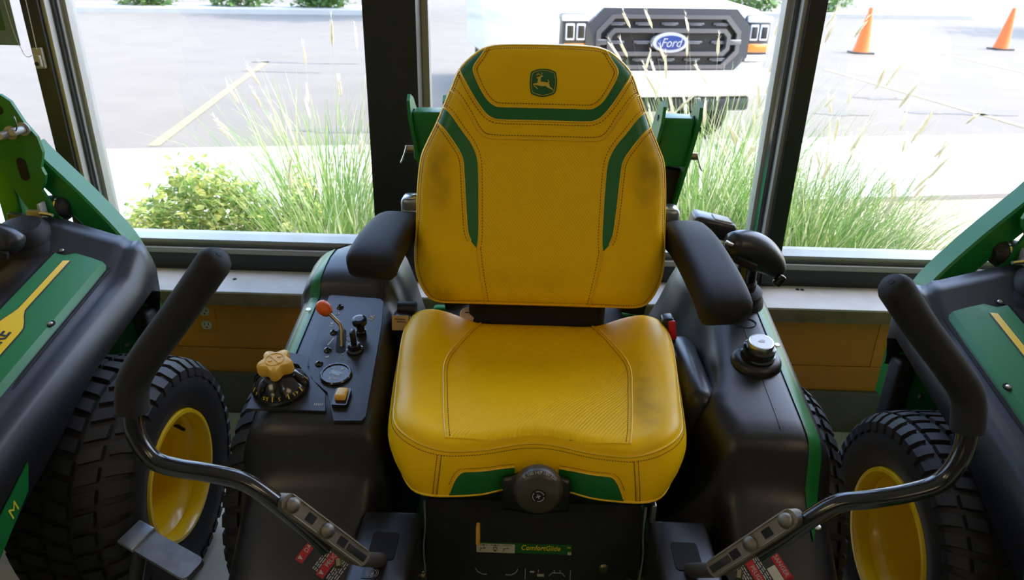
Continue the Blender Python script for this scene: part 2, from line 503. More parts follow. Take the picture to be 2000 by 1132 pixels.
for (xa, sgn) in ((-1.519, 1), (.8445, -1), (3.2, -1), (-3.9, 1)):
    part_s(MB().box((xa, GY + .06, 1.64), (.052, .14, 2.25)), 'mullion', 'frame_black', w1, smooth=False)
    part_s(MB().box((xa + sgn * .032, GY + .035, 1.64), (.014, .06, 2.25)), 'mullion_bead', 'frame_alu', w1, smooth=False)
    part_s(MB().box((xa + sgn * .043, GY + .065, 1.64), (.010, .06, 2.25)), 'mullion_gasket', 'frame_dark', w1, smooth=False)
    part_s(MB().box((xa + sgn * .054, GY + .07, 1.64), (.013, .05, 2.25)), 'mullion_bead', 'chrome', w1, smooth=False)
    part_s(MB().box((xa + sgn * .0655, GY + .085, 1.64), (.011, .05, 2.25)), 'mullion_bead', 'frame_alu', w1, smooth=False)
for (a, b) in ((-5.4, -3.87), (-3.83, -1.49), (-1.45, -.50), (-.33, .78), (.83, 3.14), (3.22, 5.4)):
    part_s(MB().box(((a + b) / 2, GY + .092, 1.66), (b - a, .006, 2.13)), 'pane', 'window_glass', w1, smooth=False)

# unseen ceiling panels added behind the camera as warm interior fill
for i, (x, y) in enumerate(((-2.4, -1.2), (2.4, -1.2), (-2.4, -3.8), (2.4, -3.8))):
    t = thing('ceiling_light', ['square white ceiling light panel nearest the window, left row', 'square white ceiling light panel nearest the window, right row',
              'square white ceiling light panel by the back wall, left row', 'square white ceiling light panel by the back wall, right row'][i], 'light', (x, y, 3.0), 'ceiling lights')
    f_ = MB()
    for (dx, dy, sx, sy) in ((0, .61, 1.26, .04), (0, -.61, 1.26, .04), (.61, 0, .04, 1.18), (-.61, 0, .04, 1.18)):
        f_.box((x + dx, y + dy, 2.985), (sx, sy, .03))
    f_.build('lamp_frame', 'frame_alu', t, smooth=False)
    MB().box((x, y, 2.985), (1.18, 1.18, .02)).build('diffuser', 'lamp_diffuser', t, smooth=False)

# wall outlet
t = thing('power_outlet', 'ivory double power outlet on the orange wall under the sill', 'outlet', (-1.085, 2.177, .385))
MB().rbox((-1.085, 2.1765, .385), (.07, .006, .115), .003).build('cover_plate', 'wall_paint', t)
for dz in (.026, -.026):
    sk = MB().prism(rrect(.034, .030, .012), frame((-1.085, 2.1735, .385 + dz), (1, 0, 0), (0, 0, 1)), .004).build('socket', 'outlet_ivory', t)
    h_ = MB()
    for dx in (-.007, .007): h_.box((-1.085 + dx, 2.1694, .385 + dz + .004), (.0028, .001, .009))
    h_.cyl((-1.085, 2.1699, .385 + dz - .008), (-1.085, 2.1690, .385 + dz - .008), .003, 10)
    h_.build('slot', 'void_black', sk)

# blind chain with its tension bracket, and the sheet taped to the glass
t = thing('blind_chain', 'looped bead chain of a blind held by a small bracket on the left mullion', 'chain', (-1.52, 2.28, 1.2))
br = MB(); br.rbox((-1.521, 2.288, 1.215), (.030, .022, .062), .004); br.rbox((-1.520, 2.272, 1.207), (.020, .012, .036), .004)
br.build('bracket', 'bracket_plastic', t)
MB().cyl((-1.521, 2.262, 1.200), (-1.521, 2.268, 1.200), .006, 14).build('pulley', 'void_black', t)
ch = MB()
p1 = catmull([(-1.512, 2.270, 2.6), (-1.512, 2.270, 1.8), (-1.512, 2.270, 1.40), (-1.513, 2.268, 1.245)], 300)
p2 = catmull([(-1.583, 2.270, 2.6), (-1.583, 2.270, 1.7), (-1.575, 2.268, 1.34), (-1.558, 2.267, 1.235), (-1.545, 2.267, 1.220), (-1.533, 2.267, 1.224)], 320)
ic = [(0, 0, 1), (.95, 0, 0), (0, .95, 0), (-.95, 0, 0), (0, -.95, 0), (0, 0, -1)]
for p in p1:
    ch.add([p + V(c) * .0022 for c in ic], [(0, 1, 2), (0, 2, 3), (0, 3, 4), (0, 4, 1), (5, 2, 1), (5, 3, 2), (5, 4, 3), (5, 1, 4)])
ch.build('bead_chain', 'bead_chain', t, fix=False)['kind'] = 'stuff'
ch = MB()
for p in p2:
    ch.add([p + V(c) * .0022 for c in ic], [(0, 1, 2), (0, 2, 3), (0, 3, 4), (0, 4, 1), (5, 2, 1), (5, 3, 2), (5, 4, 3), (5, 1, 4)])
ch.build('bead_chain', 'bead_chain', t, fix=False)['kind'] = 'stuff'
t = thing('window_poster', 'grey-green paper sheet taped to the glass at the upper left', 'poster', (-1.86, 2.383, 1.25))
MB().box((-1.89, 2.384, 1.46), (.50, .002, .44)).build('sheet', 'poster_grey', t, smooth=False)
MB().box((-1.925, 2.3826, 1.50), (.50, .0006, .43)).build('printed_panel', 'poster_green', t, smooth=False)

# ================================================================== outdoors
LOT = -.10; WALK = 0.0; BED = -.04
AN = R(10.8)
cd = V((math.cos(AN), math.sin(AN), 0)); cn = V((-cd.y, cd.x, 0))
K0 = V((2.95, 7.31, 0))
def strip_ground(name, d0, d1, z, m, th=.06, L=60):
    c = K0 + cn * (d0 + d1) / 2
    return struct(MB().box((c.x, c.y, z - th / 2), (L, d1 - d0, th), Matrix.Rotation(AN, 3, 'Z')).build(name, m, smooth=False))
strip_ground('parking_lot', 0, 90, LOT, 'asphalt', L=160)
strip_ground('sidewalk', -2.0, 0, WALK, 'concrete_walk', th=.30, L=80)
struct(MB().add([(-12.1, 2.42, BED), (40, 2.42, BED), (40, 12.4, BED)], [(0, 1, 2)]).build('planting_bed', 'bed_gravel', smooth=False))
def ground_quad(name, a, b, wd, m, z=LOT + .004):
    a = V((*a, z)); b = V((*b, z)); d = (b - a).normalized(); s_ = V((-d.y, d.x, 0)) * wd / 2
    o = MB().add([a - s_, b - s_, b + s_, a + s_], [(0, 1, 2, 3)]).build(name, m, smooth=False); return struct(o)
ground_quad('parking_line', (-3.52, 6.62), (-4.66, 13.1), .11, 'line_yellow')
ground_quad('parking_line', (5.45, 13.93), (5.90, 8.40), .11, 'line_yellow')
ground_quad('parking_line', (9.42, 17.6), (9.05, 10.5), .11, 'line_yellow')
ground_quad('parking_line', (-8.6, 6.0), (-9.7, 12.4), .11, 'line_yellow')
for i, (x, y, rx, ry) in enumerate(((5.1, 9.5, .30, .12), (5.0, 10.6, .42, .16), (5.75, 9.45, .5, .12), (3.9, 9.2, .4, .10), (-2.0, 7.5, .5, .16), (-1.3, 8.0, .35, .1), (-4.2, 13.0, 1.3, .10), (-4.0, 11.8, .9, .06))):
    pl = []
    for k in range(26):
        a = 2 * math.pi * k / 26; q = .72 + .5 * noise.noise(V((math.cos(a) * 1.7 + i * 5, math.sin(a) * 1.7, i)))
        pl.append((x + rx * q * math.cos(a), y + ry * q * math.sin(a)))
    struct(MB().prism(pl, Matrix.Translation((0, 0, LOT + .001)), .003).build('asphalt_patch', 'patch_dark', smooth=False))

# ---- traffic cones
def cone(loc, label, tilt=0):
    x, y = loc
    t = thing('traffic_cone', label, 'traffic cone', (x, y, LOT), 'traffic cones in the parking lot')
    MB().prism(rrect(.46, .46, .05), Matrix.Translation((x, y, LOT)), .035).build('base', 'cone_base', t)
    M = Matrix.Translation((x, y, LOT + .03)) @ Matrix.Rotation(tilt, 4, 'Y')
    MB().lathe([(.185, 0), (.178, .02), (.155, .12), (.115, .40), (.07, .72), (.042, .89), (.036, .925), (.028, .925), (.028, .88)], M, 36).build('cone_body', 'cone_orange', t)
cone((7.42, 17.08), 'orange traffic cone on the lot nearer the right mullion', R(2))
cone((11.54, 18.8), 'orange traffic cone on the lot at the right edge of the view', R(4))

# ---- white pickup truck nosed up to the sidewalk
TP = V((1.20, 6.62, LOT)); TA = R(12.5)
TM = Matrix.Translation(TP) @ Matrix.Rotation(TA, 4, 'Z')
t = thing('pickup_truck', 'white pickup truck parked nose-in with black grille and blue oval badge', 'truck', TP)
WORLD[t.name] = Matrix.Translation(TP)
def tp(x, y, z): return TM @ V((x, y, z))
def truck_ring(y, hw, z0, z1, rt, tuck=0.0):
    pts = [(-hw + .03, z0), (-hw, z0 + .05), (-hw, z0 + (z1 - z0) * .55), (-hw + tuck, z1 - rt), (-hw + tuck + rt * .3, z1 - rt * .3), (-hw + tuck + rt, z1)]
    pts += [(-hw * .4, z1 + .012), (0, z1 + .016)]
    full = pts + [(-a, b) for a, b in pts[-2::-1]]
    return [tp(a, y, b) for a, b in full]
bd = MB()
bd.loft([truck_ring(*r_) for r_ in ((.06, .90, .56, 1.24, .06), (.07, .96, .54, 1.265, .07), (.22, .985, .50, 1.30, .08), (.8, 1.0, .48, 1.345, .09), (1.45, 1.0, .46, 1.375, .09), (1.55, 1.0, .46, 1.38, .08),
        (3.6, 1.0, .46, 1.36, .06), (3.7, 1.0, .48, 1.36, .06), (5.7, 1.0, .5, 1.36, .05), (5.74, .97, .55, 1.34, .04))], closed=True, caps=True)
body = bd.build('body', 'truck_white', t)
cb = MB()
def cab_ring(y, hw, z1, r_): 
    pts = [(-hw - .12, 1.34), (-hw, z1 - r_), (-hw + r_, z1), (0, z1 + .02)]
    return [tp(a, y, b) for a, b in pts + [(-a, b) for a, b in pts[-2::-1]]]
cb.loft([cab_ring(1.42, .84, 1.37, .02), cab_ring(2.02, .74, 1.88, .08), (cab_ring(2.6, .74, 1.94, .1)), cab_ring(3.5, .74, 1.92, .1), cab_ring(3.72, .80, 1.38, .02)], closed=False)
cb.build('cab', 'truck_white', t)
ws = MB().add([tp(-.80, 1.46, 1.42), tp(.80, 1.46, 1.42), tp(.70, 1.97, 1.845), tp(-.70, 1.97, 1.845)], [(0, 1, 2, 3)]).build('windshield', 'car_glass', t, smooth=False)
for s in (-1, 1):
    MB().add([tp(s * .925, 1.75, 1.40), tp(s * .925, 3.4, 1.40), tp(s * .765, 3.4, 1.84), tp(s * .765, 2.05, 1.84)], [(0, 1, 2, 3)]).build('side_window', 'car_glass', t, smooth=False, solid=.004)
    mr = MB().rbox(tp(s * 1.13, 1.62, 1.46), (.20, .10, .26), .04, TM).build('mirror', 'truck_white', t)
    MB().box(tp(s * 1.13, 1.675, 1.46), (.16, .004, .2), TM).build('mirror_glass', 'car_glass', mr, smooth=False)
    # head lights
    hl = MB().rbox(tp(s * .845, .085, 1.06), (.235, .16, .40 if s > 0 else .40), .03, TM).build('headlight', 'truck_grey', t)
    MB().rbox(tp(s * .845, .006, 1.225), (.235, .03, .05), .01, TM).build('light_bar', 'lens_white', hl)
    for dx in (-.045, .05):
        MB().rbox(tp(s * .845 + dx, .002, 1.115), (.078, .02, .135), .012, TM).build('lamp', 'lens_white', hl)
        MB().rbox(tp(s * .845 + dx, -.009, 1.115), (.056, .008, .10), .006, TM).build('lamp_reflector', 'truck_black', hl)
    MB().rbox(tp(s * .845, .002, .985), (.20, .02, .075), .012, TM).build('turn_signal', 'amber', hl)
    MB().rbox(tp(s * .845, .004, .90), (.20, .02, .055), .012, TM).build('lamp', 'lens_white', hl)
    for yy in (.98, 4.6):
        A = frame(tp(s * .85, yy, .40), TM.to_3x3() @ V((0, 1, 0)), V((0, 0, 1)))
        wh = MB().lathe([(.24, -.13), (.36, -.13), (.395, -.09), (.40, 0), (.395, .09), (.36, .13), (.24, .13)], A, 36).build('tire', 'rubber', t)
        MB().lathe([(.0, .05), (.06, .06), (.20, .03), (.235, .10), (.25, .12), (.25, -.12)], Matrix.Translation(tp(s * .85, yy, .40) - V(tp(0, 0, 0)) + V(tp(0, 0, 0))) @ (A.to_3x3().to_4x4()) , 30).build('wheel_rim', 'truck_bar', wh)
# grille: dark nose panel, outer and inner frames, bars and inserts, badge
def oct_ring(w_, h_, c): return [(-w_ + c, -h_), (w_ - c, -h_), (w_, -h_ + c), (w_, h_ - c), (w_ - c, h_), (-w_ + c, h_), (-w_, h_ - c), (-w_, -h_ + c)]
GF = TM @ frame((0, .03, 1.035), (1, 0, 0), (0, 0, 1))
gp = MB().prism(oct_ring(.74, .265, .14), GF, .012).build('grille', 'truck_black', t)
def ringp(a, b, h0, h1):
    mb = MB(); n = len(a)
    vs = [GF @ V((*p, h0)) for p in a] + [GF @ V((*p, h1)) for p in a] + [GF @ V((*p, h0)) for p in b] + [GF @ V((*p, h1)) for p in b]
    fs = []
    for i in range(n):
        j = (i + 1) % n
        fs += [(i, j, n + j, n + i), (2 * n + i, 2 * n + j, 3 * n + j, 3 * n + i), (n + i, n + j, 3 * n + j, 3 * n + i), (i, j, 2 * n + j, 2 * n + i)]
    return mb.add(vs, fs)
ringp(oct_ring(.755, .275, .15), oct_ring(.655, .215, .13), 0, .045).build('grille_frame', 'truck_grey', gp)
ringp(oct_ring(.665, .222, .132), oct_ring(.625, .190, .12), .02, .055).build('grille_trim', 'truck_bar', gp)
ringp(oct_ring(.565, .112, .05), oct_ring(.530, .078, .035), .01, .065).build('grille_trim', 'truck_bar', gp)
for (x0, x1) in ((-.64, -.55), (.55, .66)):
    MB().rbox(GF @ V(((x0 + x1) / 2, 0, .04)), (abs(x1 - x0) + .03, .04, .045), .008, TM).build('grille_arm', 'truck_bar', gp)
for row, z in ((0, .15), (1, 0), (2, -.145)):
    for i in range(5):
        x = -.48 + .24 * i
        if row == 1 and i == 2: continue
        m_ = MB(); m_.rbox(GF @ V((x, z, .02)), (.155, .02, .022), .006, TM); m_.rbox(GF @ V((x, z - .012, .026)), (.11, .02, .01), .004, TM)
        m_.build('grille_insert', 'truck_bar', gp)
bg = MB().prism(circle(.162, 48, ry=.083), GF, .085).build('badge', 'badge_ring', t)
MB().prism(circle(.128, 48, ry=.058), GF, .004, h0=.086).build('badge_oval', 'badge_blue', bg)
text('badge_lettering', 'Ford', .105, GF @ Matrix.Translation((0, -.004, .092)), 'badge_ring', bg, shear=.3, sx=.92)
bm_ = MB(); bm_.loft([[tp(x, y - .03 * math.cos(x * 1.4), z) for x in [-.99 + 1.98 * i / 24 for i in range(25)]] for (y, z) in ((.12, .80), (-.01, .795), (-.05, .775), (-.055, .60), (-.03, .575), (.12, .57))], closed=False)
bm_.build('bumper', 'truck_white', t, ang=50)
MB().rbox(tp(0, .03, .775), (1.60, .10, .02), .008, TM).build('bumper_gap', 'truck_black', t)
MB().rbox(tp(0, .06, .50), (1.70, .14, .13), .03, TM).build('lower_valance', 'truck_black', t)
for s in (-1, 1): MB().rbox(tp(s * .30, -.04, .545), (.07, .10, .05), .012, TM).build('tow_hook', 'truck_grey', t)

# ---- plants
def ribbon(mb, base, az, L, bend, wd, segs=5, twist=0.0, lean=0.15):
    d = V((math.cos(az), math.sin(az), 0)); s_ = V((-d.y, d.x, 0)); p = V(base); el = math.pi / 2 - lean
    pts = []
    for i in range(segs + 1):
        f_ = i / segs
        w_ = wd * (1 - f_ ** 1.6) * .5 + .0003
        p.y = max(p.y, 2.47 + .02 * f_)
        pts += [p - s_ * w_, p + s_ * w_]
        if i < segs: p = p + (d * math.cos(el) + V((0, 0, 1)) * math.sin(el)) * L / segs
        el -= bend / segs * (.4 + 1.2 * f_)
    mb.add(pts, [(2 * i, 2 * i + 1, 2 * i + 3, 2 * i + 2) for i in range(segs)])
    return p, el, d
def grass(label, c, rad, h, n, heads, seed, pale=.3, hz=1.15, group='ornamental grass clumps outside the window', headlen=.11, ml=1.0):
    r_ = random.Random(seed)
    t = thing('ornamental_grass', label, 'grass', (c[0], c[1], BED), group)
    a, b, hd = MB(), MB(), MB()
    for i in range(n):
        q = rad * math.sqrt(r_.random()); an = r_.uniform(0, 2 * math.pi)
        base = (c[0] + q * math.cos(an) * .6, c[1] + q * math.sin(an) * .6, BED)
        az = an + r_.gauss(0, .6)
        ribbon(b if r_.random() < pale else a, base, az, h * r_.uniform(.7, 1.25), r_.uniform(.5, 1.9), r_.uniform(.005, .010), 6, lean=r_.uniform(.02, .42))
    for i in range(heads):
        q = rad * math.sqrt(r_.random()); an = r_.uniform(0, 2 * math.pi)
        base = (c[0] + q * math.cos(an) * .6, c[1] + q * math.sin(an) * .6, BED)
        az = an + r_.gauss(0, .5)
        p, el, d = ribbon(b, base, az, h * hz * r_.uniform(.75, 1.15), r_.uniform(.05, .45), .0035, 6, lean=r_.uniform(.0, .20))
        L = headlen * r_.uniform(.7, 1.2); dr = d * math.cos(el) + V((0, 0, 1)) * math.sin(el)
        hp = [p + dr * L * f_ + V((0, 0, -1)) * .02 * f_ * f_ for f_ in (0, .15, .45, .8, 1)]
        hd.tube(hp, [.0015, .0055, .006, .0045, .0008], 5, caps=False)
        for k in range(30):
            f_ = r_.uniform(.05, .97); o_ = p + dr * L * f_; e = V((r_.gauss(0, 1), r_.gauss(0, 1), r_.gauss(0, 1))).normalized()
            tip = o_ + e * .011 + dr * .016; sd = e.cross(dr) * .0011
            hd.add([o_ - sd, o_ + sd, tip], [(0, 1, 2)])
    a.build('blades', 'grass_blade', t, smooth=False, fix=False)
    b.build('pale_blades', 'grass_pale', t, smooth=False, fix=False)
    if heads: hd.build('seed_heads', 'seed_head', t, fix=False)
grass('tall pale green grass clump between the leafy shrub and the centre mullion', (-.86, 3.05), .34, .98, 820, 16, 3)
grass('low spreading grass clump at the foot of the glass left of the centre mullion', (-1.05, 2.78), .22, .62, 260, 4, 4)
grass('feathery grass clump directly behind the yellow seat', (.30, 3.25), .32, .86, 420, 16, 5)
grass('tallest feathery grass clump in front of the truck bumper', (.80, 3.15), .36, 1.05, 1050, 40, 6)
grass('feathery grass clump seen just left of the right mullion', (1.12, 2.95), .30, .92, 800, 18, 11)
grass('wide grass clump bending right in the right-hand pane', (1.42, 3.05), .36, .74, 950, 20, 8, hz=1.2)
grass('short bright grass clump low in the right-hand pane beside the mullion', (1.22, 2.72), .22, .60, 560, 4, 9, pale=.2)
grass('small thin grass tuft beside the dark rock', (1.80, 3.25), .16, .48, 160, 4, 10)
def leaves(mb, c, r3, n, size, r_, shell=.55):
    for i in range(n):
        e = V((r_.gauss(0, 1), r_.gauss(0, 1), r_.gauss(0, 1))).normalized()
        q = shell + (1 - shell) * r_.random() ** .6
        lump = .82 + .34 * noise.noise(V(c) * 2 + e * 2.4)
        p = V(c) + V((e.x * r3[0], e.y * r3[1], e.z * r3[2])) * q * lump
        p.y = max(p.y, 2.50)
        a = V((r_.gauss(0, 1), r_.gauss(0, 1), r_.gauss(0, .6))).normalized(); b = a.cross(V((r_.gauss(0, .5), r_.gauss(0, .5), 1))).normalized()
        L = size * r_.uniform(.6, 1.25); w_ = L * .34
        mb.add([p, p + a * L * .5 + b * w_, p + a * L, p + a * L * .5 - b * w_], [(0, 1, 2), (0, 2, 3)])
def shrub(label, c, lobes, size, n, seed):
    r_ = random.Random(seed)
    t = thing('leafy_shrub', label, 'shrub', (c[0], c[1], BED), 'shrubs outside the window')
    mb, st = MB(), MB()
    for (dx, dy, dz, rx, ry, rz) in lobes:
        leaves(mb, (c[0] + dx, c[1] + dy, BED + dz), (rx, ry, rz), n, size, r_)
        for k in range(5):
            st.tube([(c[0] + dx * .3, c[1] + dy * .3, BED), (c[0] + dx * .7 + r_.gauss(0, .04), c[1] + dy, BED + dz * .6), (c[0] + dx + r_.gauss(0, rx * .4), c[1] + dy + r_.gauss(0, ry * .4), BED + dz + rz * .5)], [.006, .004, .002], 5)
    mb.build('foliage', 'shrub_leaf', t, smooth=False, fix=False); st.build('stems', 'bark', t, fix=False)
shrub('broad yellow-green leafy shrub low outside the left-hand pane', (-1.42, 2.92), [(-.25, 0, .34, .34, .28, .30), (.10, .04, .42, .34, .28, .32), (-.02, .1, .50, .30, .25, .28), (.34, -.02, .28, .26, .24, .26), (-.48, 0, .26, .24, .22, .26), (-.70, .02, .20, .22, .22, .24), (.58, 0, .20, .20, .2, .22)], .042, 1500, 21)
shrub('thin upright leafy shrub sprig between the broad shrub and the tall grass', (-1.02, 3.10), [(0, 0, .50, .10, .10, .26), (.1, 0, .36, .10, .1, .24), (-.14, 0, .34, .10, .1, .26)], .036, 170, 22)
r_ = random.Random(5)
t = thing('broadleaf_plant', 'bright green broad-leaved plant behind the right-hand green roll bar', 'plant', (2.12, 3.0, BED))
mb = MB()
for i in range(46):
    az = r_.uniform(0, 6.28); ribbon(mb, (2.12 + r_.gauss(0, .10), 3.0 + r_.gauss(0, .08), BED + r_.uniform(.1, .42)), az, r_.uniform(.10, .2), 1.6, .06, 4, lean=.7)
mb.build('foliage', 'broad_leaf', t, smooth=False, fix=False)
st = MB()
for i in range(7): st.tube([(2.12 + r_.gauss(0, .02), 3.0, BED), (2.12 + r_.gauss(0, .1), 3.0 + r_.gauss(0, .06), BED + .42)], .005, 5)
st.build('stems', 'broad_leaf', t, fix=False)
def shaded_clump(label, c, s):
    bm = bmesh.new(); bmesh.ops.create_icosphere(bm, subdivisions=3, radius=1)
    for v_ in bm.verts:
        q = .8 + .4 * noise.noise(v_.co * 1.4 + V(c)); v_.co = V((v_.co.x * s[0] * q, v_.co.y * s[1] * q, v_.co.z * s[2] * q)) + V(c)
    me = bpy.data.meshes.new('rock'); bm.to_mesh(me); bm.free(); me.materials.append(MAT['rock']); me.shade_smooth()
    o = bpy.data.objects.new('rock', me); COL.objects.link(o); return tag(o, label, 'rock')
shaded_clump('dark weathered rock in the gravel bed at the right', (1.86, 3.55, .02), (.16, .14, .14))  # solid dark lump standing in for a grass clump in shade
# far planted islands with trees whose crowns shade the far lot
def island(x, y, L, wd, label):
    M = Matrix.Translation((x, y, LOT)) @ Matrix.Rotation(AN, 4, 'Z')
    return struct(MB().prism(rrect(L, wd, wd * .48, 8), M, .16).build('curbed_island', 'concrete_walk'))
def tree(label, x, y, h, r3, seed, n=2600):
    r_ = random.Random(seed); t = thing('shade_tree', label, 'tree', (x, y, LOT), 'trees beyond the lot')
    tr = MB(); tr.tube([(x, y, LOT), (x + .05, y, LOT + h * .35), (x - .1, y + .1, LOT + h * .7)], [.17, .13, .06], 10)
    for k in range(6): 
        a = k * 1.05; tr.tube([(x, y, LOT + h * .42), (x + math.cos(a) * r3[0] * .4, y + math.sin(a) * r3[1] * .4, LOT + h * .7)], [.07, .03], 7)
    tr.build('trunk', 'bark', t, fix=False)
    mb = MB(); leaves(mb, (x, y, LOT + h * .72), r3, n, .42, r_, .25); mb.build('crown', 'tree_leaf', t, smooth=False, fix=False)
def bush(label, x, y, r3, seed, n=900):
    r_ = random.Random(seed); t = thing('island_bush', label, 'shrub', (x, y, LOT), 'bushes on the far islands')
    mb = MB(); leaves(mb, (x, y, LOT + .16 + r3[2] * .5), r3, n, .22, r_, .3); mb.build('foliage', 'tree_leaf', t, smooth=False, fix=False)
    st = MB()
    for k in range(5): st.tube([(x, y, LOT + .1), (x + r_.gauss(0, r3[0] * .3), y, LOT + r3[2] * .9)], [.03, .01], 5)
    st.build('stems', 'bark', t, fix=False)
island(-10.5, 27.0, 13.0, 3.4, '')
island(13.0, 33.0, 13.0, 3.2, '')
bush('low dark bush on the far island at the upper left, left end', -13.5, 26.6, (1.5, 1.2, .8), 31)
bush('low dark bush on the far island at the upper left, middle', -10.4, 27.2, (1.8, 1.2, .9), 32)
bush('low dark bush on the far island at the upper left, right end', -7.6, 27.6, (1.4, 1.0, .7), 33)
bush('low green bush on the far island behind the truck hood', 9.2, 32.4, (1.5, 1.1, .8), 34)
bush('low green bush on the far island above the nearer cone', 12.2, 33.0, (1.6, 1.1, .7), 35)
tree('spreading shade tree on the far left island', -4.1, 25.6, 7.5, (3.6, 3.2, 2.3), 41)
tree('spreading shade tree off the right edge of the far lot', 21.5, 24.5, 8.0, (5.0, 4.2, 2.4), 43)
tree('smaller shade tree standing beyond the truck', 4.2, 31.0, 7.0, (3.0, 3.0, 2.1), 44)
# ================================================================== seat (shared by the three mowers)
XM = .035
TB = R(14)
BO = V((XM, 1.56, .757)); BE = V((0, math.sin(TB), math.cos(TB))); BN = V((0, -math.cos(TB), math.sin(TB)))
half = [(0, .606), (.10, .604), (.136, .597), (.160, .583), (.186, .560), (.202, .538), (.213, .510), (.226, .480), (.248, .427), (.270, .381), (.284, .345), (.2915, .28), (.2935, .21), (.298, .125), (.2945, .078), (.284, .045), (.266, .016), (.240, .004), (.18, .002), (0, .002)]
back_outline = half + [(-a, b) for a, b in half[-2:0:-1]]
class Polar:
    """star-shaped outline as radius over angle"""
    def __init__(self, loop, c, n=720):
        self.c = c; P = catmull(loop, 600, True); self.tab = [None] * n; self.n = n
        pol = sorted((math.atan2(p.y - c[1], p.x - c[0]) % (2 * math.pi), math.hypot(p.x - c[0], p.y - c[1])) for p in P)
        pol = [(pol[-1][0] - 2 * math.pi, pol[-1][1])] + pol + [(pol[0][0] + 2 * math.pi, pol[0][1])]
        j = 0
        for i in range(n):
            a = 2 * math.pi * i / n
            while pol[j + 1][0] < a: j += 1
            (a0, r0_), (a1, r1_) = pol[j], pol[j + 1]
            self.tab[i] = r0_ + (r1_ - r0_) * (a - a0) / max(a1 - a0, 1e-9)
    def r(self, a):
        x = (a % (2 * math.pi)) / (2 * math.pi) * self.n; i = int(x) % self.n; f_ = x - int(x)
        return self.tab[i] * (1 - f_) + self.tab[(i + 1) % self.n] * f_
    def s(self, x, y):
        dx, dy = x - self.c[0], y - self.c[1]
        return math.hypot(dx, dy) / self.r(math.atan2(dy, dx))
    def pt(self, a, k=1.0):
        q = self.r(a) * k; return (self.c[0] + q * math.cos(a), self.c[1] + q * math.sin(a))
PB = Polar(back_outline, (0, .29))
def edge_round(s, w_=.16):
    if s <= 1 - w_: return 1.0
    t = min(1, (s - (1 - w_)) / w_); return math.sqrt(max(0, 1 - t * t))
def hB(a, b):
    base = .030 + .016 * sstep(.10, .23, abs(a)) * (1 - sstep(.40, .52, b)) + .010 * math.exp(-((b - .15) / .12) ** 2) + .012 * sstep(.42, .50, b)
    return base * edge_round(PB.s(a, b))
def inside(pol, a, b, lim):
    s_ = pol.s(a, b)
    return (a, b) if s_ <= lim else (pol.c[0] + (a - pol.c[0]) * lim / s_, pol.c[1] + (b - pol.c[1]) * lim / s_)
def bp_(a, b, off=0.0):
    if off > 0: a, b = inside(PB, a, b, .978)
    return BO + V((1, 0, 0)) * a + BE * b + BN * (hB(a, b) + off)
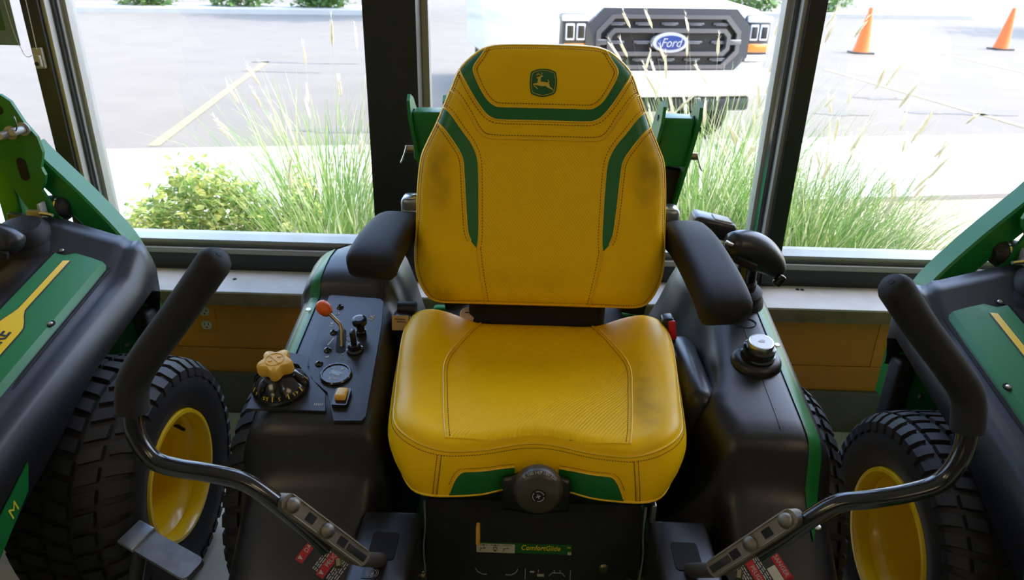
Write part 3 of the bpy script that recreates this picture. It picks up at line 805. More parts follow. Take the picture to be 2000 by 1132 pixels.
def seat_parts(root):
    N = 200; ss = [.02, .12, .24, .36, .47, .57, .66, .74, .80, .84, .87, .895, .92, .94, .958, .974, .987, 1.0]
    mb = MB(); rings = []
    for s in ss:
        rings.append([bp_(*PB.pt(2 * math.pi * i / N, s)) for i in range(N)])
    for (s, h) in ((1.004, -.02), (1.0, -.05), (.985, -.075), (.95, -.09), (.6, -.095), (.1, -.095)):
        rings.append([BO + V((1, 0, 0)) * PB.pt(2 * math.pi * i / N, s)[0] + BE * PB.pt(2 * math.pi * i / N, s)[1] + BN * h for i in range(N)])
    mb.loft(rings, closed=True, caps=True)
    bk = mb.build('seat_back', 'vinyl_yellow', root, ang=60)
    def surf_strip(A, B, n, m_, off, fn):
        A = catmull(A, n); B = catmull(B, n); rows = []
        for k in range(m_ + 1):
            rows.append([fn(p.x + (q.x - p.x) * k / m_, p.y + (q.y - p.y) * k / m_, off) for p, q in zip(A, B)])
        return MB().loft(rows, closed=False)
    # centre insert (ribbed) between the inner seams, below the yoke
    inL = [(-.150, .381), (-.150, .34), (-.1465, .30), (-.1425, .2257), (-.1414, .1753), (-.1444, .1412), (-.1371, .088), (-.1275, .032), (-.124, .010)]
    surf_strip(inL, [(-a, b) for a, b in inL], 60, 40, .0012, bp_).build('seat_insert', 'vinyl_insert', bk, ang=60)
    # green bands
    bo = [(-.138, .5905), (-.165, .5775), (-.1905, .553), (-.190, .537), (-.176, .511), (-.154, .475), (-.132, .447), (-.116, .437), (-.095, .4335), (0, .4335)]
    bi = [(-.133, .5905), (-.144, .571), (-.1585, .549), (-.1585, .534), (-.145, .504), (-.128, .478), (-.112, .466), (-.100, .463), (-.06, .463), (0, .463)]
    full = lambda L: L + [(-a, b) for a, b in L[-2::-1]]
    surf_strip(full(bo), full(bi), 120, 5, .0016, bp_).build('green_band', 'vinyl_green', bk, ang=60)
    si = [(-.237, .464), (-.212, .447), (-.187, .414), (-.161, .379), (-.148, .347), (-.144, .302), (-.142, .2257), (-.1414, .1753), (-.1444, .1412)]
    so = [(-.2455, .428), (-.226, .412), (-.202, .381), (-.183, .348), (-.178, .3075), (-.1736, .2457), (-.1676, .183), (-.1595, .1599), (-.1444, .1412)]
    for s in (1, -1):
        surf_strip([(a * s, b) for a, b in si], [(a * s, b) for a, b in so], 80, 4, .0016, bp_).build('green_band', 'vinyl_green', bk, ang=60)
    # piping and stitching
    yoke = full([(-.2265, .503), (-.199, .487), (-.172, .450), (-.151, .414), (-.132, .3965), (-.105, .393), (-.05, .393), (0, .393)])
    st = MB()
    def piping(L, fn, n, r_=.0021, stitch=.0075, side=1, dens=.0065, off=.0011):
        P2 = catmull(L, n)
        MB().tube([fn(p.x, p.y, off) for p in P2], r_, 8).build('piping', 'vinyl_piping', bk if fn is bp_ else cu_, ang=60)
        if stitch:
            tot = sum((P2[i + 1] - P2[i]).length for i in range(n - 1)); m_ = int(tot / dens)
            Q = catmull(L, m_)
            for i in range(0, m_ - 1, 1):
                d = (Q[i + 1] - Q[i]); nrm = V((-d.y, d.x, 0)).normalized() * stitch * side
                a, b = Q[i] + nrm, Q[i] + nrm + d * .62
                pa, pb = fn(a.x, a.y, .0014), fn(b.x, b.y, .0014)
                st.tube([pa, pb], .00085, 4)
    piping(full(bo), bp_, 110, side=-1); piping(full(bi), bp_, 110, side=1)
    piping(yoke, bp_, 110, side=1); 
    for s in (1, -1):
        piping([(a * s, b) for a, b in si], bp_, 70, side=s); piping([(a * s, b) for a, b in so[:-1]], bp_, 60, side=-s)
        piping([(a * s, b) for a, b in inL[5:]], bp_, 30, side=s)
    loop = [PB.pt(2 * math.pi * i / 140, .975) for i in range(140)]
    MB().tube([bp_(*p, .0004) for p in loop], .0022, 8, closed=True).build('piping', 'vinyl_piping', bk, ang=60)
    for i in range(0, 420):
        a0, a1 = 2 * math.pi * i / 420, 2 * math.pi * (i + .6) / 420
        st.tube([bp_(*PB.pt(a0, .955), .001), bp_(*PB.pt(a1, .955), .001)], .0008, 4)
    st.build('stitching', 'thread', bk, fix=False)['kind'] = 'stuff'
    # emblem: leaping deer on a shield
    K = .0305 / 385
    ec = (-.004, .516)
    def em(p): return (ec[0] + (p[0] - 680) * K, ec[1] - (p[1] - 600) * K)
    shield = [(330, 320), (430, 265), (560, 230), (700, 222), (840, 235), (950, 270), (1020, 310), (1050, 430), (1065, 570), (1055, 720), (1020, 870), (900, 935), (760, 975), (640, 985), (500, 960), (350, 905), (315, 780), (295, 640), (298, 480)]
    inner = [(680 + (x - 680) * .885, 600 + (y - 600) * .885) for x, y in shield]
    inn2 = [(680 + (x - 680) * .85, 600 + (y - 600) * .85) for x, y in shield]
    def flat(poly, off, name, m_, parent):
        pts = [em(p) for p in poly]; vs = [bp_(a, b, off) for a, b in pts]
        fs = [tuple(t_) for t_ in tessellate_polygon([[V((a, b, 0)) for a, b in pts]])]
        return MB().add(vs, fs).build(name, m_, parent, smooth=False)
    sh = [(p.x, p.y) for p in catmull([V((*p, 0)) for p in shield], 76, True)]
    emb = flat(sh, .0012, 'emblem', 'emblem_green', bk)
    mb = MB()
    A = [(680 + (x - 680) * .89, 600 + (y - 600) * .89) for x, y in sh]; B = [(680 + (x - 680) * .86, 600 + (y - 600) * .86) for x, y in sh]
    mb.loft([[bp_(*em(p), .0017) for p in A + A[:1]], [bp_(*em(p), .0017) for p in B + B[:1]]], closed=False)
    mb.build('emblem_border', 'emblem_yellow', emb, smooth=False)
    deer = [(485, 480), (490, 460), (560, 435), (610, 425), (630, 410), (672, 412), (655, 440), (612, 452), (602, 480), (598, 550), (625, 575), (700, 575), (780, 590), (803, 590), (812, 560), (790, 515), (806, 512), (850, 575), (838, 597), (830, 612), (855, 650), (865, 705), (920, 740), (960, 780), (985, 825), (960, 808), (915, 768), (860, 752), (800, 727), (745, 682), (690, 692), (600, 692), (520, 672), (450, 667), (412, 652), (428, 680), (500, 733), (540, 775), (508, 766), (430, 702), (385, 645), (410, 628), (500, 612), (520, 570), (530, 500), (505, 487)]
    flat(deer, .0020, 'leaping_deer', 'emblem_yellow', emb)
    an = MB()
    for L in ([(606, 428), (575, 385), (530, 385), (475, 408)], [(575, 385), (545, 360), (535, 335)], [(530, 385), (505, 370), (490, 360)], [(612, 420), (628, 380), (622, 350), (605, 318)], [(628, 380), (632, 360), (628, 340)]):
        P2 = catmull([V((*p, 0)) for p in L], 10)
        an.tube([bp_(*em((p.x, p.y)), .0018) for p in P2], .0006, 5)
    an.build('antlers', 'emblem_yellow', emb)

    # ---- cushion
    top = [(0, 1.600), (.07, 1.600), (.137, 1.598), (.203, 1.606), (.255, 1.609), (.285, 1.606), (.308, 1.579), (.3145, 1.50), (.305, 1.365), (.2925, 1.25), (.284, 1.185), (.2735, 1.153), (.2505, 1.123), (.2165, 1.099), (.1765, 1.0875), (.141, 1.088), (.0925, 1.0955), (.036, 1.112), (0, 1.1160)]
    PT = Polar(top + [(-a, b) for a, b in top[-2:0:-1]], (0, 1.34))
    botm = [(0, 1.58), (.2, 1.58), (.27, 1.56), (.285, 1.45), (.282, 1.25), (.266, 1.15), (.247, 1.103), (.228, 1.080), (.199, 1.070), (.154, 1.071), (.104, 1.078), (.057, 1.0955), (0, 1.106)]
    PU = Polar(botm + [(-a, b) for a, b in botm[-2:0:-1]], (0, 1.34))
    def hC(a, b):
        z = .700 + .024 * sstep(.12, .27, abs(a)) * sstep(1.25, 1.50, b) + .006 * sstep(.15, .25, abs(a)) - .014 * math.exp(-((b - 1.45) / .12) ** 2) * (1 - sstep(.08, .22, abs(a)))
        z += .010 * math.exp(-((b - 1.20) / .09) ** 2) * math.exp(-(abs(a) / .22) ** 2)
        e = edge_round(PT.s(a, b), .13)
        return z - .022 * (1 - e)
    def cp_(a, b, off=0.0):
        if off > .0011: a, b = inside(PT, a, b, .975)
        return V((XM + a, b, hC(a, b) + off))
    mb = MB(); rings = []; N = 200
    for s in ss: rings.append([cp_(*PT.pt(2 * math.pi * i / N, s)) for i in range(N)])
    def band(i_or_a, k):
        a = i_or_a; p = PT.pt(a, 1.0); q = PU.pt(a, 1.0); z0 = hC(*p); bul = .020 * math.sin(math.pi * min(1, k * 1.02)) ** .8
        x = p[0] + (q[0] - p[0]) * k; y = p[1] + (q[1] - p[1]) * k
        d = V((x, y - 1.34, 0)).normalized() * bul
        return V((XM + x + d.x, y + d.y * .45, z0 + (.588 - z0) * k))
    for k in (.06, .15, .28, .42, .56, .70, .82, .92, 1.0): rings.append([band(2 * math.pi * i / N, k) for i in range(N)])
    rings.append([V((XM + PU.pt(2 * math.pi * i / N, .9)[0], PU.pt(2 * math.pi * i / N, .9)[1], .580)) for i in range(N)])
    rings.append([V((XM + PU.pt(2 * math.pi * i / N, .2)[0], PU.pt(2 * math.pi * i / N, .2)[1], .580)) for i in range(N)])
    mb.loft(rings, closed=True, caps=True)
    cu_ = mb.build('seat_cushion', 'vinyl_yellow', root, ang=60)
    cl = [(-.138, 1.585), (-.1597, 1.5349), (-.1805, 1.4630), (-.202, 1.365), (-.194, 1.266), (-.179, 1.147), (-.171, 1.1020)]
    surf_strip(cl, [(-a, b) for a, b in cl], 60, 40, .0012, cp_).build('seat_insert', 'vinyl_insert', cu_, ang=60)
    st = MB()
    for s in (1, -1): piping([(a * s, b) for a, b in cl], cp_, 50, side=s)
    loop = [PT.pt(2 * math.pi * i / 160, 1.0) for i in range(160)]
    MB().tube([cp_(*p, .001) for p in loop], .0026, 8, closed=True).build('piping', 'vinyl_piping', cu_, ang=60)
    MB().tube([band(2 * math.pi * i / 160, .97) for i in range(160)], .0030, 8, closed=True).build('piping', 'vinyl_piping', cu_, ang=60)
    for i in range(430):
        a0, a1 = 2 * math.pi * i / 430, 2 * math.pi * (i + .6) / 430
        st.tube([band(a0, .075) + V((0, -.0004, 0)), band(a1, .075) + V((0, -.0004, 0))], .0009, 4)
    # front face: vertical seams and green panels, mapped onto the front band by x
    def fx(x, k, off=0.0):
        lo, hi = math.pi * 1.0, math.pi * 2.0
        for _ in range(40):
            m_ = (lo + hi) / 2
            if band(m_, k).x - XM < x: lo = m_
            else: hi = m_
        p = band(lo, k); q = V((p.x - XM, (p.y - 1.34) * 2.2, 0)).normalized(); return p + q * off
    for s in (-1, 1):
        for dx, rr in ((0, .0008), (.008, .0008)):
            for k in range(26):
                k0, k1 = .08 + .9 * k / 26, .08 + .9 * (k + .6) / 26
                st.tube([fx(s * (.177 + dx + .010 * k0), k0, .0006), fx(s * (.177 + dx + .010 * k1), k1, .0006)], rr, 4)
        MB().tube([fx(s * (.180 + .010 * k / 12), .06 + .9 * k / 12, .0002) for k in range(13)], .0016, 6).build('piping', 'vinyl_piping', cu_)
        g = MB(); rows = []
        for j in range(11):
            v_ = j / 10; row = []
            for i in range(33):
                u = i / 32; x = .042 + (.163 - .042) * u
                kt = .36 + .06 * (1 - u) + .52 * max(0, (u - .74) / .26) ** 2.4 * 1.0
                kt = min(kt, .93); k = kt + (.955 - kt) * v_
                row.append(fx(s * x, k, .0016))
            rows.append(row)
        g.loft(rows, closed=False).build('green_panel', 'vinyl_green', cu_, ang=60)
        edge = rows[0]
        MB().tube(edge, .0022, 6).build('piping', 'vinyl_piping', cu_)
        for i in range(0, 31):
            for q in (0, .5):
                a, b = edge[i].lerp(edge[i + 1], q), edge[i].lerp(edge[i + 1], q + .3)
                up = V((s * .004 if i > 24 else 0, 0, .007)); st.tube([a + up + V((0, -.0015, 0)), b + up + V((0, -.0015, 0))], .0008, 4)
    st.build('stitching', 'thread', cu_, fix=False)['kind'] = 'stuff'
    return bk, cu_

# ================================================================== centre mower
mower = thing('zero_turn_mower', 'zero-turn mower with yellow seat facing us in the middle, between the other two', 'lawn mower', (XM, 1.45, 0))
seat_back, seat_cushion = seat_parts(mower)
def P(x, y, z): return V((XM + x, y, z))

# ---- seat weight knob in its black housing
hs = MB(); rows = []
for j in range(9):
    v_ = j / 8; row = []
    for i in range(25):
        x = -.062 + .124 * i / 24; q = math.exp(-(x / .034) ** 2)
        zt = .628 + .034 * q; z = zt + (.560 - zt) * v_
        row.append(P(x, 1.086 - .016 * q * math.sin(math.pi * min(1, .15 + v_ * .7)) - .004 * math.sin(math.pi * v_), z))
    rows.append(row)
hs.loft(rows, closed=False); hsg = hs.build('knob_housing', 'plastic_smooth', mower, ang=60, solid=.012)
ka = V((0, -1, .12)).normalized()
KM = frame(P(.003, 1.072, .622), (1, 0, 0), V((0, .12, 1)), ka)
MB().lathe([(.040, 0), (.0455, .004), (.046, .018), (.044, .026), (.039, .032), (.036, .034), (.0, .034)], KM, 48).build('weight_knob', 'knob_grey', mower)
kn = bpy.data.objects[[o.name for o in mower.children if o.name.startswith('weight_knob')][0]]
MB().lathe([(.0, .0356), (.0135, .0352), (.014, .034)], KM @ Matrix.Translation((0, -.002, 0)), 32).build('knob_inset', 'decal_black', kn)
rg = MB()
for k in range(3):
    a0 = R(20 + 120 * k); pts = [KM @ V((.0105 * math.cos(a0 + R(95) * i / 12), -.002 + .0105 * math.sin(a0 + R(95) * i / 12), .0361)) for i in range(13)]
    rg.tube(pts, .0008, 5)
rg.build('knob_arrows', 'dim_print', kn)
cx_ = MB()
for a in (20, 110): cx_.box(KM @ V((0, -.002, .0361)), (.0085, .002, .0008), KM.to_3x3().to_4x4() @ Matrix.Rotation(R(a), 4, 'Z'))
cx_.build('knob_cross', 'dim_print', kn, smooth=False)
for s_, a in (('0', 128), ('100', 112), ('140', 93), ('180', 72), ('220', 52)):
    aa = R(a); text('knob_number', s_, .0085, KM @ Matrix.Rotation(aa - math.pi / 2, 4, 'Z') @ Matrix.Translation((0, .0425, .0285)) @ Matrix.Rotation(R(-38), 4, 'X') @ Matrix.Translation((0, 0, .0012)), 'dim_print', kn)
MB().prism([(-.0025, 0), (.0025, 0), (0, -.0035)], KM @ Matrix.Translation((.004, .0445, .026)) @ Matrix.Rotation(R(-50), 4, 'X'), .001).build('knob_pointer', 'dim_print', kn, smooth=False)

# ---- arm rests
def pad(name, path, hw, hh, m_='plastic_pad'):
    P2 = catmull(path, 26); mb = MB(); rings = []
    for i, p in enumerate(P2):
        t_ = (P2[min(i + 1, 25)] - P2[max(i - 1, 0)]).normalized(); sx = V((1, 0, 0)) - t_ * t_.x; sx.normalize(); up = sx.cross(t_)
        f_ = i / 25; e = min(1, max(.0, min(f_ / .075, (1 - f_) / .12))); e = math.sqrt(1 - (1 - e) ** 2) if e < 1 else 1
        e = max(e, .02); ring = []
        for k in range(28):
            a = 2 * math.pi * k / 28; c_, s_ = math.cos(a), math.sin(a)
            ring.append(p + sx * math.copysign(abs(c_) ** .42, c_) * hw * (.6 + .4 * e) * (e ** .35) + up * math.copysign(abs(s_) ** .48, s_) * hh * e)
        rings.append(ring)
    return mb.loft(rings, caps=True).build(name, m_, mower, ang=70)
pad('armrest', [P(-.362, 1.385, .902), P(-.358, 1.43, .922), P(-.352, 1.52, .930), P(-.345, 1.62, .926), P(-.335, 1.70, .910)], .054, .034)
pad('armrest', [P(.375, 1.285, .862), P(.370, 1.34, .892), P(.362, 1.44, .912), P(.352, 1.56, .925), P(.342, 1.68, .918)], .052, .036)
for s, zz in ((-1, .925), (1, .915)):
    hb = MB(); hb.rbox(P(s * .318, 1.70, zz + .028), (.046, .06, .062), .012); hb.cyl(P(s * .285, 1.69, zz + .02), P(s * .335, 1.69, zz + .02), .022)
    hb.build('armrest_hinge', 'pedal_steel', mower)
    cap = MB().lathe([(.0, .006), (.012, .005), (.018, 0)], Matrix.Translation(P(s * .318, 1.69, zz + .058)), 20).build('hinge_cap', 'steel', mower)

# ---- seat base, suspension and front cover
MB().rbox(P(0, 1.36, .545), (.46, .44, .07), .02).build('seat_pan', 'plastic_smooth', mower)
MB().rbox(P(0, 1.36, .44), (.38, .40, .16), .03).build('suspension', 'void_black', mower)
MB().rbox(P(0, 1.62, .69), (.34, .05, .20), .02).build('seat_bracket', 'void_black', mower)
CF = frame(P(0, 1.125, .36), (1, 0, 0), (0, .12, 1))
MB().prism(rrect(.44, .34, .03), CF, .008, h0=-.008).build('front_cover', 'sheet_black', mower)
fcv = [o for o in mower.children if o.name.startswith('front_cover')][0]
def cz(z): return z - .36
MB().prism(rrect(.197, .0235, .002, 3, -.0185, cz(.4095)), CF, .0008).build('label_base', 'emblem_green', fcv, smooth=False)
MB().prism(rrect(.079, .021, .001, 3, -.0768, cz(.4080)), CF, .0004, h0=.0009).build('label_pictogram_panel', 'label_white', fcv, smooth=False)
pc = MB()
for x in (-.102, -.078, -.053):
    pc.box(CF @ V((x, cz(.4155), .0014)), (.020, .0008, .0004), CF)
for x in (-.102, -.078): pc.lathe([(.0, .0003), (.0017, .0002), (.0017, 0)], CF @ Matrix.Translation((x, cz(.4155), .0014)), 12)
for x in (-.104, -.056):
    for (dx, dz, sx_, sz_, a) in ((0, -.006, .011, .0012, 0), (-.004, -.0095, .007, .0012, 60), (.004, -.004, .006, .001, -20)):
        pc.box(CF @ V((x + dx, cz(.4135) + dz, .0014)), (sx_, sz_, .0004), CF @ Matrix.Rotation(R(a), 4, 'Z'))
pc.lathe([(.0035, .0003), (.0046, .0003), (.0046, 0)], CF @ Matrix.Translation((-.078, cz(.4075), .0014)), 18)
pc.box(CF @ V((-.078, cz(.4075), .0015)), (.0008, .003, .0004), CF); pc.box(CF @ V((-.078, cz(.4015), .0014)), (.005, .0022, .0004), CF)
pc.build('label_pictograms', 'decal_black', fcv, smooth=False)
text('label_lettering', 'ComfortGlide', .0165, CF @ Matrix.Translation((.0155, cz(.4115), .0012)), 'yellow_print', fcv, shear=.22, sx=.86)
text('label_lettering', 'TM', .0055, CF @ Matrix.Translation((.0740, cz(.4145), .0012)), 'yellow_print', fcv)
MB().prism(rrect(.008, .007, .001, 2, .0755, cz(.4010)), CF, .0003, h0=.0009).build('label_logo', 'dim_print', fcv, smooth=False)
lp = MB()
def seg(a, b, w_=.0014):
    a, b = V((*a, 0)), V((*b, 0)); d = b - a; an_ = math.atan2(d.y, d.x); c_ = (a + b) / 2
    lp.box(CF @ V((c_.x, c_.y, .0008)), (d.length + w_, w_, .0006), CF @ Matrix.Rotation(an_, 4, 'Z'))
b0 = cz(.345)
for A in ([(-.118, b0 + .012), (-.114, b0 + .004), (-.104, b0 - .002), (-.095, b0 - .002)], [(-.030, b0 + .012), (-.034, b0 + .004), (-.044, b0 - .002), (-.055, b0 - .002)], [(-.014, b0 + .014), (-.014, b0 - .01)], [(.080, b0 + .014), (.080, b0 - .01)], [(.036, b0), (.042, b0 + .007), (.062, b0 + .007), (.068, b0)], [(.046, b0 + .008), (.046, b0 + .013)], [(.058, b0 + .008), (.058, b0 + .013)], [(.013, b0 + .008), (.013, b0 + .013)]):
    for i in range(len(A) - 1): seg(A[i], A[i + 1])
lp.box(CF @ V((.018, b0, .0008)), (.014, .006, .0006), CF); lp.box(CF @ V((.000, b0 + .008, .0008)), (.009, .004, .0006), CF)
lp.build('cover_pictograms', 'dim_print', fcv, smooth=False)
MB().lathe([(.0, .005), (.008, .004), (.011, 0)], CF @ Matrix.Translation((.149, cz(.366), 0)), 24).build('bolt', 'brass', fcv)
MB().rbox(P(-.111, 1.10, .472), (.008, .02, .044), .003).build('slide_lever', 'yellow_knob', mower)
for s in (-1, 1):
    pth = catmull([P(s * .220, 1.125, .53), P(s * .220, 1.118, .47), P(s * .2235, 1.112, .42), P(s * .221, 1.108, .36)], 16)
    MB().tube(pth, .0028, 8).build('prop_rod', 'steel', mower)
    bo_ = MB(); bo_.lathe([(.0, .012), (.007, .012), (.0075, .0), (.011, 0), (.011, -.006), (.006, -.006), (.006, -.03), (.009, -.03), (.009, -.038), (0, -.038)], frame(P(s * .232, 1.105, .352), (0, 1, 0), (0, 0, 1)), 6 + 12)
    bo_.build('pivot_bolt', 'brass', mower)
MB().rbox(P(.236, 1.13, .515), (.010, .02, .05), .003).build('latch', 'steel', mower)

# ---- fenders
SL = .2065
def plane(y): return .655 + SL * (y - 1.24)
fr_front = [(.80, .22), (.86, .30), (.93, .375), (1.02, .44), (1.10, .487), (1.155, .520), (1.178, .545), (1.188, .585), (1.197, .620), (1.208, .640), (1.225, .650)]
def zt_tab(raise_):
    T = list(fr_front)
    for y in (1.26, 1.30, 1.34, 1.38, 1.42, 1.48, 1.54, 1.60, 1.635): T.append((y, plane(y)))
    if raise_ > .01: T += [(1.648, .762), (1.658, .775), (1.70, .788), (1.75, .796), (1.80, .799), (1.84, .796), (1.88, .784), (1.91, .765), (1.935, .735), (1.95, .66), (1.955, .40)]
    else: T += [(1.70, plane(1.70)), (1.76, plane(1.76)), (1.82, .770), (1.86, .766), (1.90, .750), (1.93, .72), (1.95, .65), (1.955, .40)]
    return T
def fender(side, xi_tab, raise_):
    mb = MB(); rings = []
    for (y, zt) in zt_tab(raise_):
        xi = interp(xi_tab, y); fo = .0 if y > 1.2 else -.012 * sstep(1.2, .9, y) - .03 * sstep(.95, .80, y)
        ro = .0 if y < 1.75 else -.10 * sstep(1.78, 1.97, y)
        prof = [(.255, min(.30, zt - .12)), (.29, min(.45, zt - .11)), (xi - .045, zt - .10), (xi - .028, zt - .05), (xi - .012, zt - .014), (xi + .006, zt - .002), (xi + .03, zt)]
        prof += [(.50, zt), (.535, zt - .001), (.548, zt - .004), (.574, zt - .013), (.592, zt - .028), (.604, zt - .055), (.608, zt - .09), (.606, min(.50, zt - .12)), (.60, min(.42, zt - .16))]
        pts = []
        for i, (x, z) in enumerate(prof):
            if i >= 7: x += fo + ro
            pts.append(P(side * x, y, z))
        rings.append(pts)
    mb.loft(rings, closed=False)
    return mb.build('fender', 'plastic_black', mower, ang=75)
xiL = [(.8, .36), (1.19, .345), (1.21, .345), (1.5, .368), (1.63, .382), (1.7, .372), (1.96, .40)]
xiR = [(.8, .40), (1.19, .405), (1.24, .40), (1.29, .380), (1.325, .378), (1.37, .408), (1.45, .424), (1.62, .448), (1.72, .44), (1.8, .41), (1.96, .41)]
fenL = fender(-1, xiL, .016); fenR = fender(1, xiR, .004)
for side, fen, raise_ in ((-1, fenL, .016), (1, fenR, .004)):
    A, B, E_ = [], [], []
    T = [(y, z) for y, z in zt_tab(raise_) if (1.33 if side < 0 else 1.10) <= y <= 1.90]
    for k, (y, zt) in enumerate(T):
        ro = .0 if y < 1.75 else -.10 * sstep(1.78, 1.97, y); tw = sstep(1.10, 1.17, y)
        wd_ = .004 + .022 * tw * (1 - .5 * sstep(1.6, 1.9, y))
        A.append(P(side * (.549 + ro), y, zt - .0015)); B.append(P(side * (.549 + wd_ + ro), y, zt - .0095)); E_.append(P(side * (.549 + wd_ + .006 + ro), y, zt - .03))
    MB().loft([A, B, E_], closed=False).build('green_trim', 'green_paint', fen, ang=60)
    for y in ((1.58,) if side < 0 else (1.50, 1.125)):
        zt = interp(zt_tab(raise_), y)
        MB().lathe([(0, .003), (.006, .002), (.0075, 0)], frame(P(side * .564, y, zt - .005), (1, 0, 0), (0, 1, .2)), 14).build('trim_screw', 'steel', fen)
# inner rib panels of the right fender well
for (x, y, z, sx, sy, sz, a) in ((.352, 1.47, .575, .07, .30, .19, 10),):
    MB().rbox(P(x, y, z), (sx, sy, sz), .03, Matrix.Rotation(R(a), 3, 'Y')).build('well_panel', 'plastic_smooth', fenR)
MB().tube([P(.498, y, interp(zt_tab(.004), y) + .0002) for y in [1.215 + .02 * i for i in range(24)]], .0012, 6).build('mould_line', 'plastic_smooth', fenR)
ol = [(XM + .505 + .028 * math.cos(a) , 1.572 + .018 * math.sin(a)) for a in [2 * math.pi * i / 30 for i in range(30)]]
MB().tube([V((x, y, plane(y) + .0004)) for x, y in ol], .0011, 6, closed=True).build('blank_outline', 'plastic_smooth', fenR)

# ---- left control console
CM = lambda x, y, off=0.0: frame(P(x, y, plane(y) + off), (1, 0, 0), (0, 1, SL))
def plane_prism(name, poly, h, h0, m_, parent):
    c = (sum(p[0] for p in poly) / len(poly), sum(p[1] for p in poly) / len(poly)); k_ = math.sqrt(1 + SL * SL)
    return MB().prism([(p[0] - c[0], (p[1] - c[1]) * k_) for p in poly], CM(*c), h, h0).build(name, m_, parent)
cons = plane_prism('console', [(-.522, 1.622), (-.516, 1.628), (-.392, 1.618), (-.382, 1.606), (-.370, 1.513), (-.350, 1.225), (-.356, 1.213), (-.412, 1.210), (-.444, 1.289), (-.485, 1.325), (-.509, 1.365)], .008, -.002, 'sheet_black', mower)
dp = plane_prism('dial_plate', [(-.60, 1.236), (-.436, 1.236), (-.448, 1.285), (-.49, 1.33), (-.515, 1.40), (-.56, 1.41), (-.60, 1.38)], .006, 0, 'sheet_black', mower)
DM = CM(-.545, 1.297, .004)
dial = MB().lathe([(.0585, 0), (.0595, .008), (.057, .014), (.050, .024), (.036, .040), (.026, .046), (.020, .050), (.0, .050)], DM, 60).build('height_dial', 'gloss_black', mower)
for k, s_ in ((-128, '1'), (-112, ''), (-75, '5.5'), (-90 + 0, ''), (-58 - 47, ''), (-60, '5'), (-45, ''), (-28, '4.5'), (-12, ''), (10, '4')):
    pass
for a, s_ in ((-150, 'l'), (-135, '6'), (-106, '5.5'), (-90, 'l'), (-75, '5'), (-55, 'l'), (-38, '4.5'), (-22, 'l'), (0, '4'), (16, 'l')):
    M = DM @ Matrix.Rotation(R(a + 90), 4, 'Z') @ Matrix.Translation((0, -.0535, .0205)) @ Matrix.Rotation(R(55), 4, 'X')
    if s_ == 'l': MB().box(M @ V((0, 0, 0)), (.0022, .011, .0006), M).build('dial_mark', 'yellow_print', dial, smooth=False)
    else: text('dial_number', s_, .0105, M @ Matrix.Rotation(math.pi, 4, 'Z'), 'yellow_print', dial)
for a in (-122, -65, -5, 60, 120, 175):
    M = DM @ Matrix.Rotation(R(a + 90), 4, 'Z')
    MB().tube([M @ V((0, -.057, .013)), M @ V((0, -.048, .029)), M @ V((0, -.034, .044))], [.003, .006, .005], 8).build('dial_rib', 'gloss_black', dial)
star = []
for i in range(100):
    a = 2 * math.pi * i / 100; star.append((.0325 + .0058 * math.cos(5 * a + .6), a))
kb = MB(); rings = []
for (k_, h) in ((.55, .050), (.80, .052), (.97, .055), (1.0, .060), (1.0, .074), (.97, .079), (.90, .082), (.6, .083), (.05, .0835)):
    rings.append([DM @ V((r_ * k_ * math.cos(a), r_ * k_ * math.sin(a), h)) for r_, a in star])
kb.loft(rings, caps=True); skn = kb.build('star_knob', 'yellow_knob', mower, ang=45)
MB().cyl(DM @ V((0, 0, .045)), DM @ V((0, 0, .054)), .015).build('knob_stem', 'yellow_knob', skn)
rel = MB(); rel.box(DM @ V((0, 0, .0838)), (.034, .0035, .0016), DM @ Matrix.Rotation(R(-40), 4, 'Z'))
rel.tube([DM @ V((.0185 * math.cos(a), .0185 * math.sin(a), .0836)) for a in [2 * math.pi * i / 30 for i in range(30)]], .0009, 6, closed=True)
for (x, y) in ((-.008, -.006), (.007, .008)): rel.rbox(DM @ V((x, y, .0838)), (.007, .005, .0018), .0006, DM)
rel.build('knob_relief', 'yellow_knob', skn)
# throttle
sl = plane_prism('throttle_slot', [(XX, YY) for XX, YY in [(-.447 + .011 * math.cos(a) - .012 * (1 if math.sin(a) > 0 else 0), 1.424 + .011 * math.sin(a) + (.062 if math.sin(a) > 0 else 0)) for a in [2 * math.pi * i / 24 for i in range(24)]]], .0006, .0062, 'void_black', cons)
MB().tube(catmull([P(-.448, 1.432, .690), P(-.449, 1.445, .715), P(-.453, 1.462, .738), P(-.470, 1.474, .752), P(-.487, 1.482, .764)], 20), .0045, 12).build('throttle_lever', 'brass', mower)
tl = [o for o in mower.children if o.name.startswith('throttle_lever')][0]
kd = V((-.020, .010, .016)).normalized(); KF = frame(P(-.484, 1.481, .762), V((0, 0, 1)).cross(kd), V((0, 0, 1)), kd)
MB().lathe([(.0, -.004), (.009, -.003), (.0135, .003), (.0165, .012), (.0165, .022), (.013, .031), (.006, .036), (0, .037)], KF, 28).build('throttle_knob', 'orange_knob', tl)
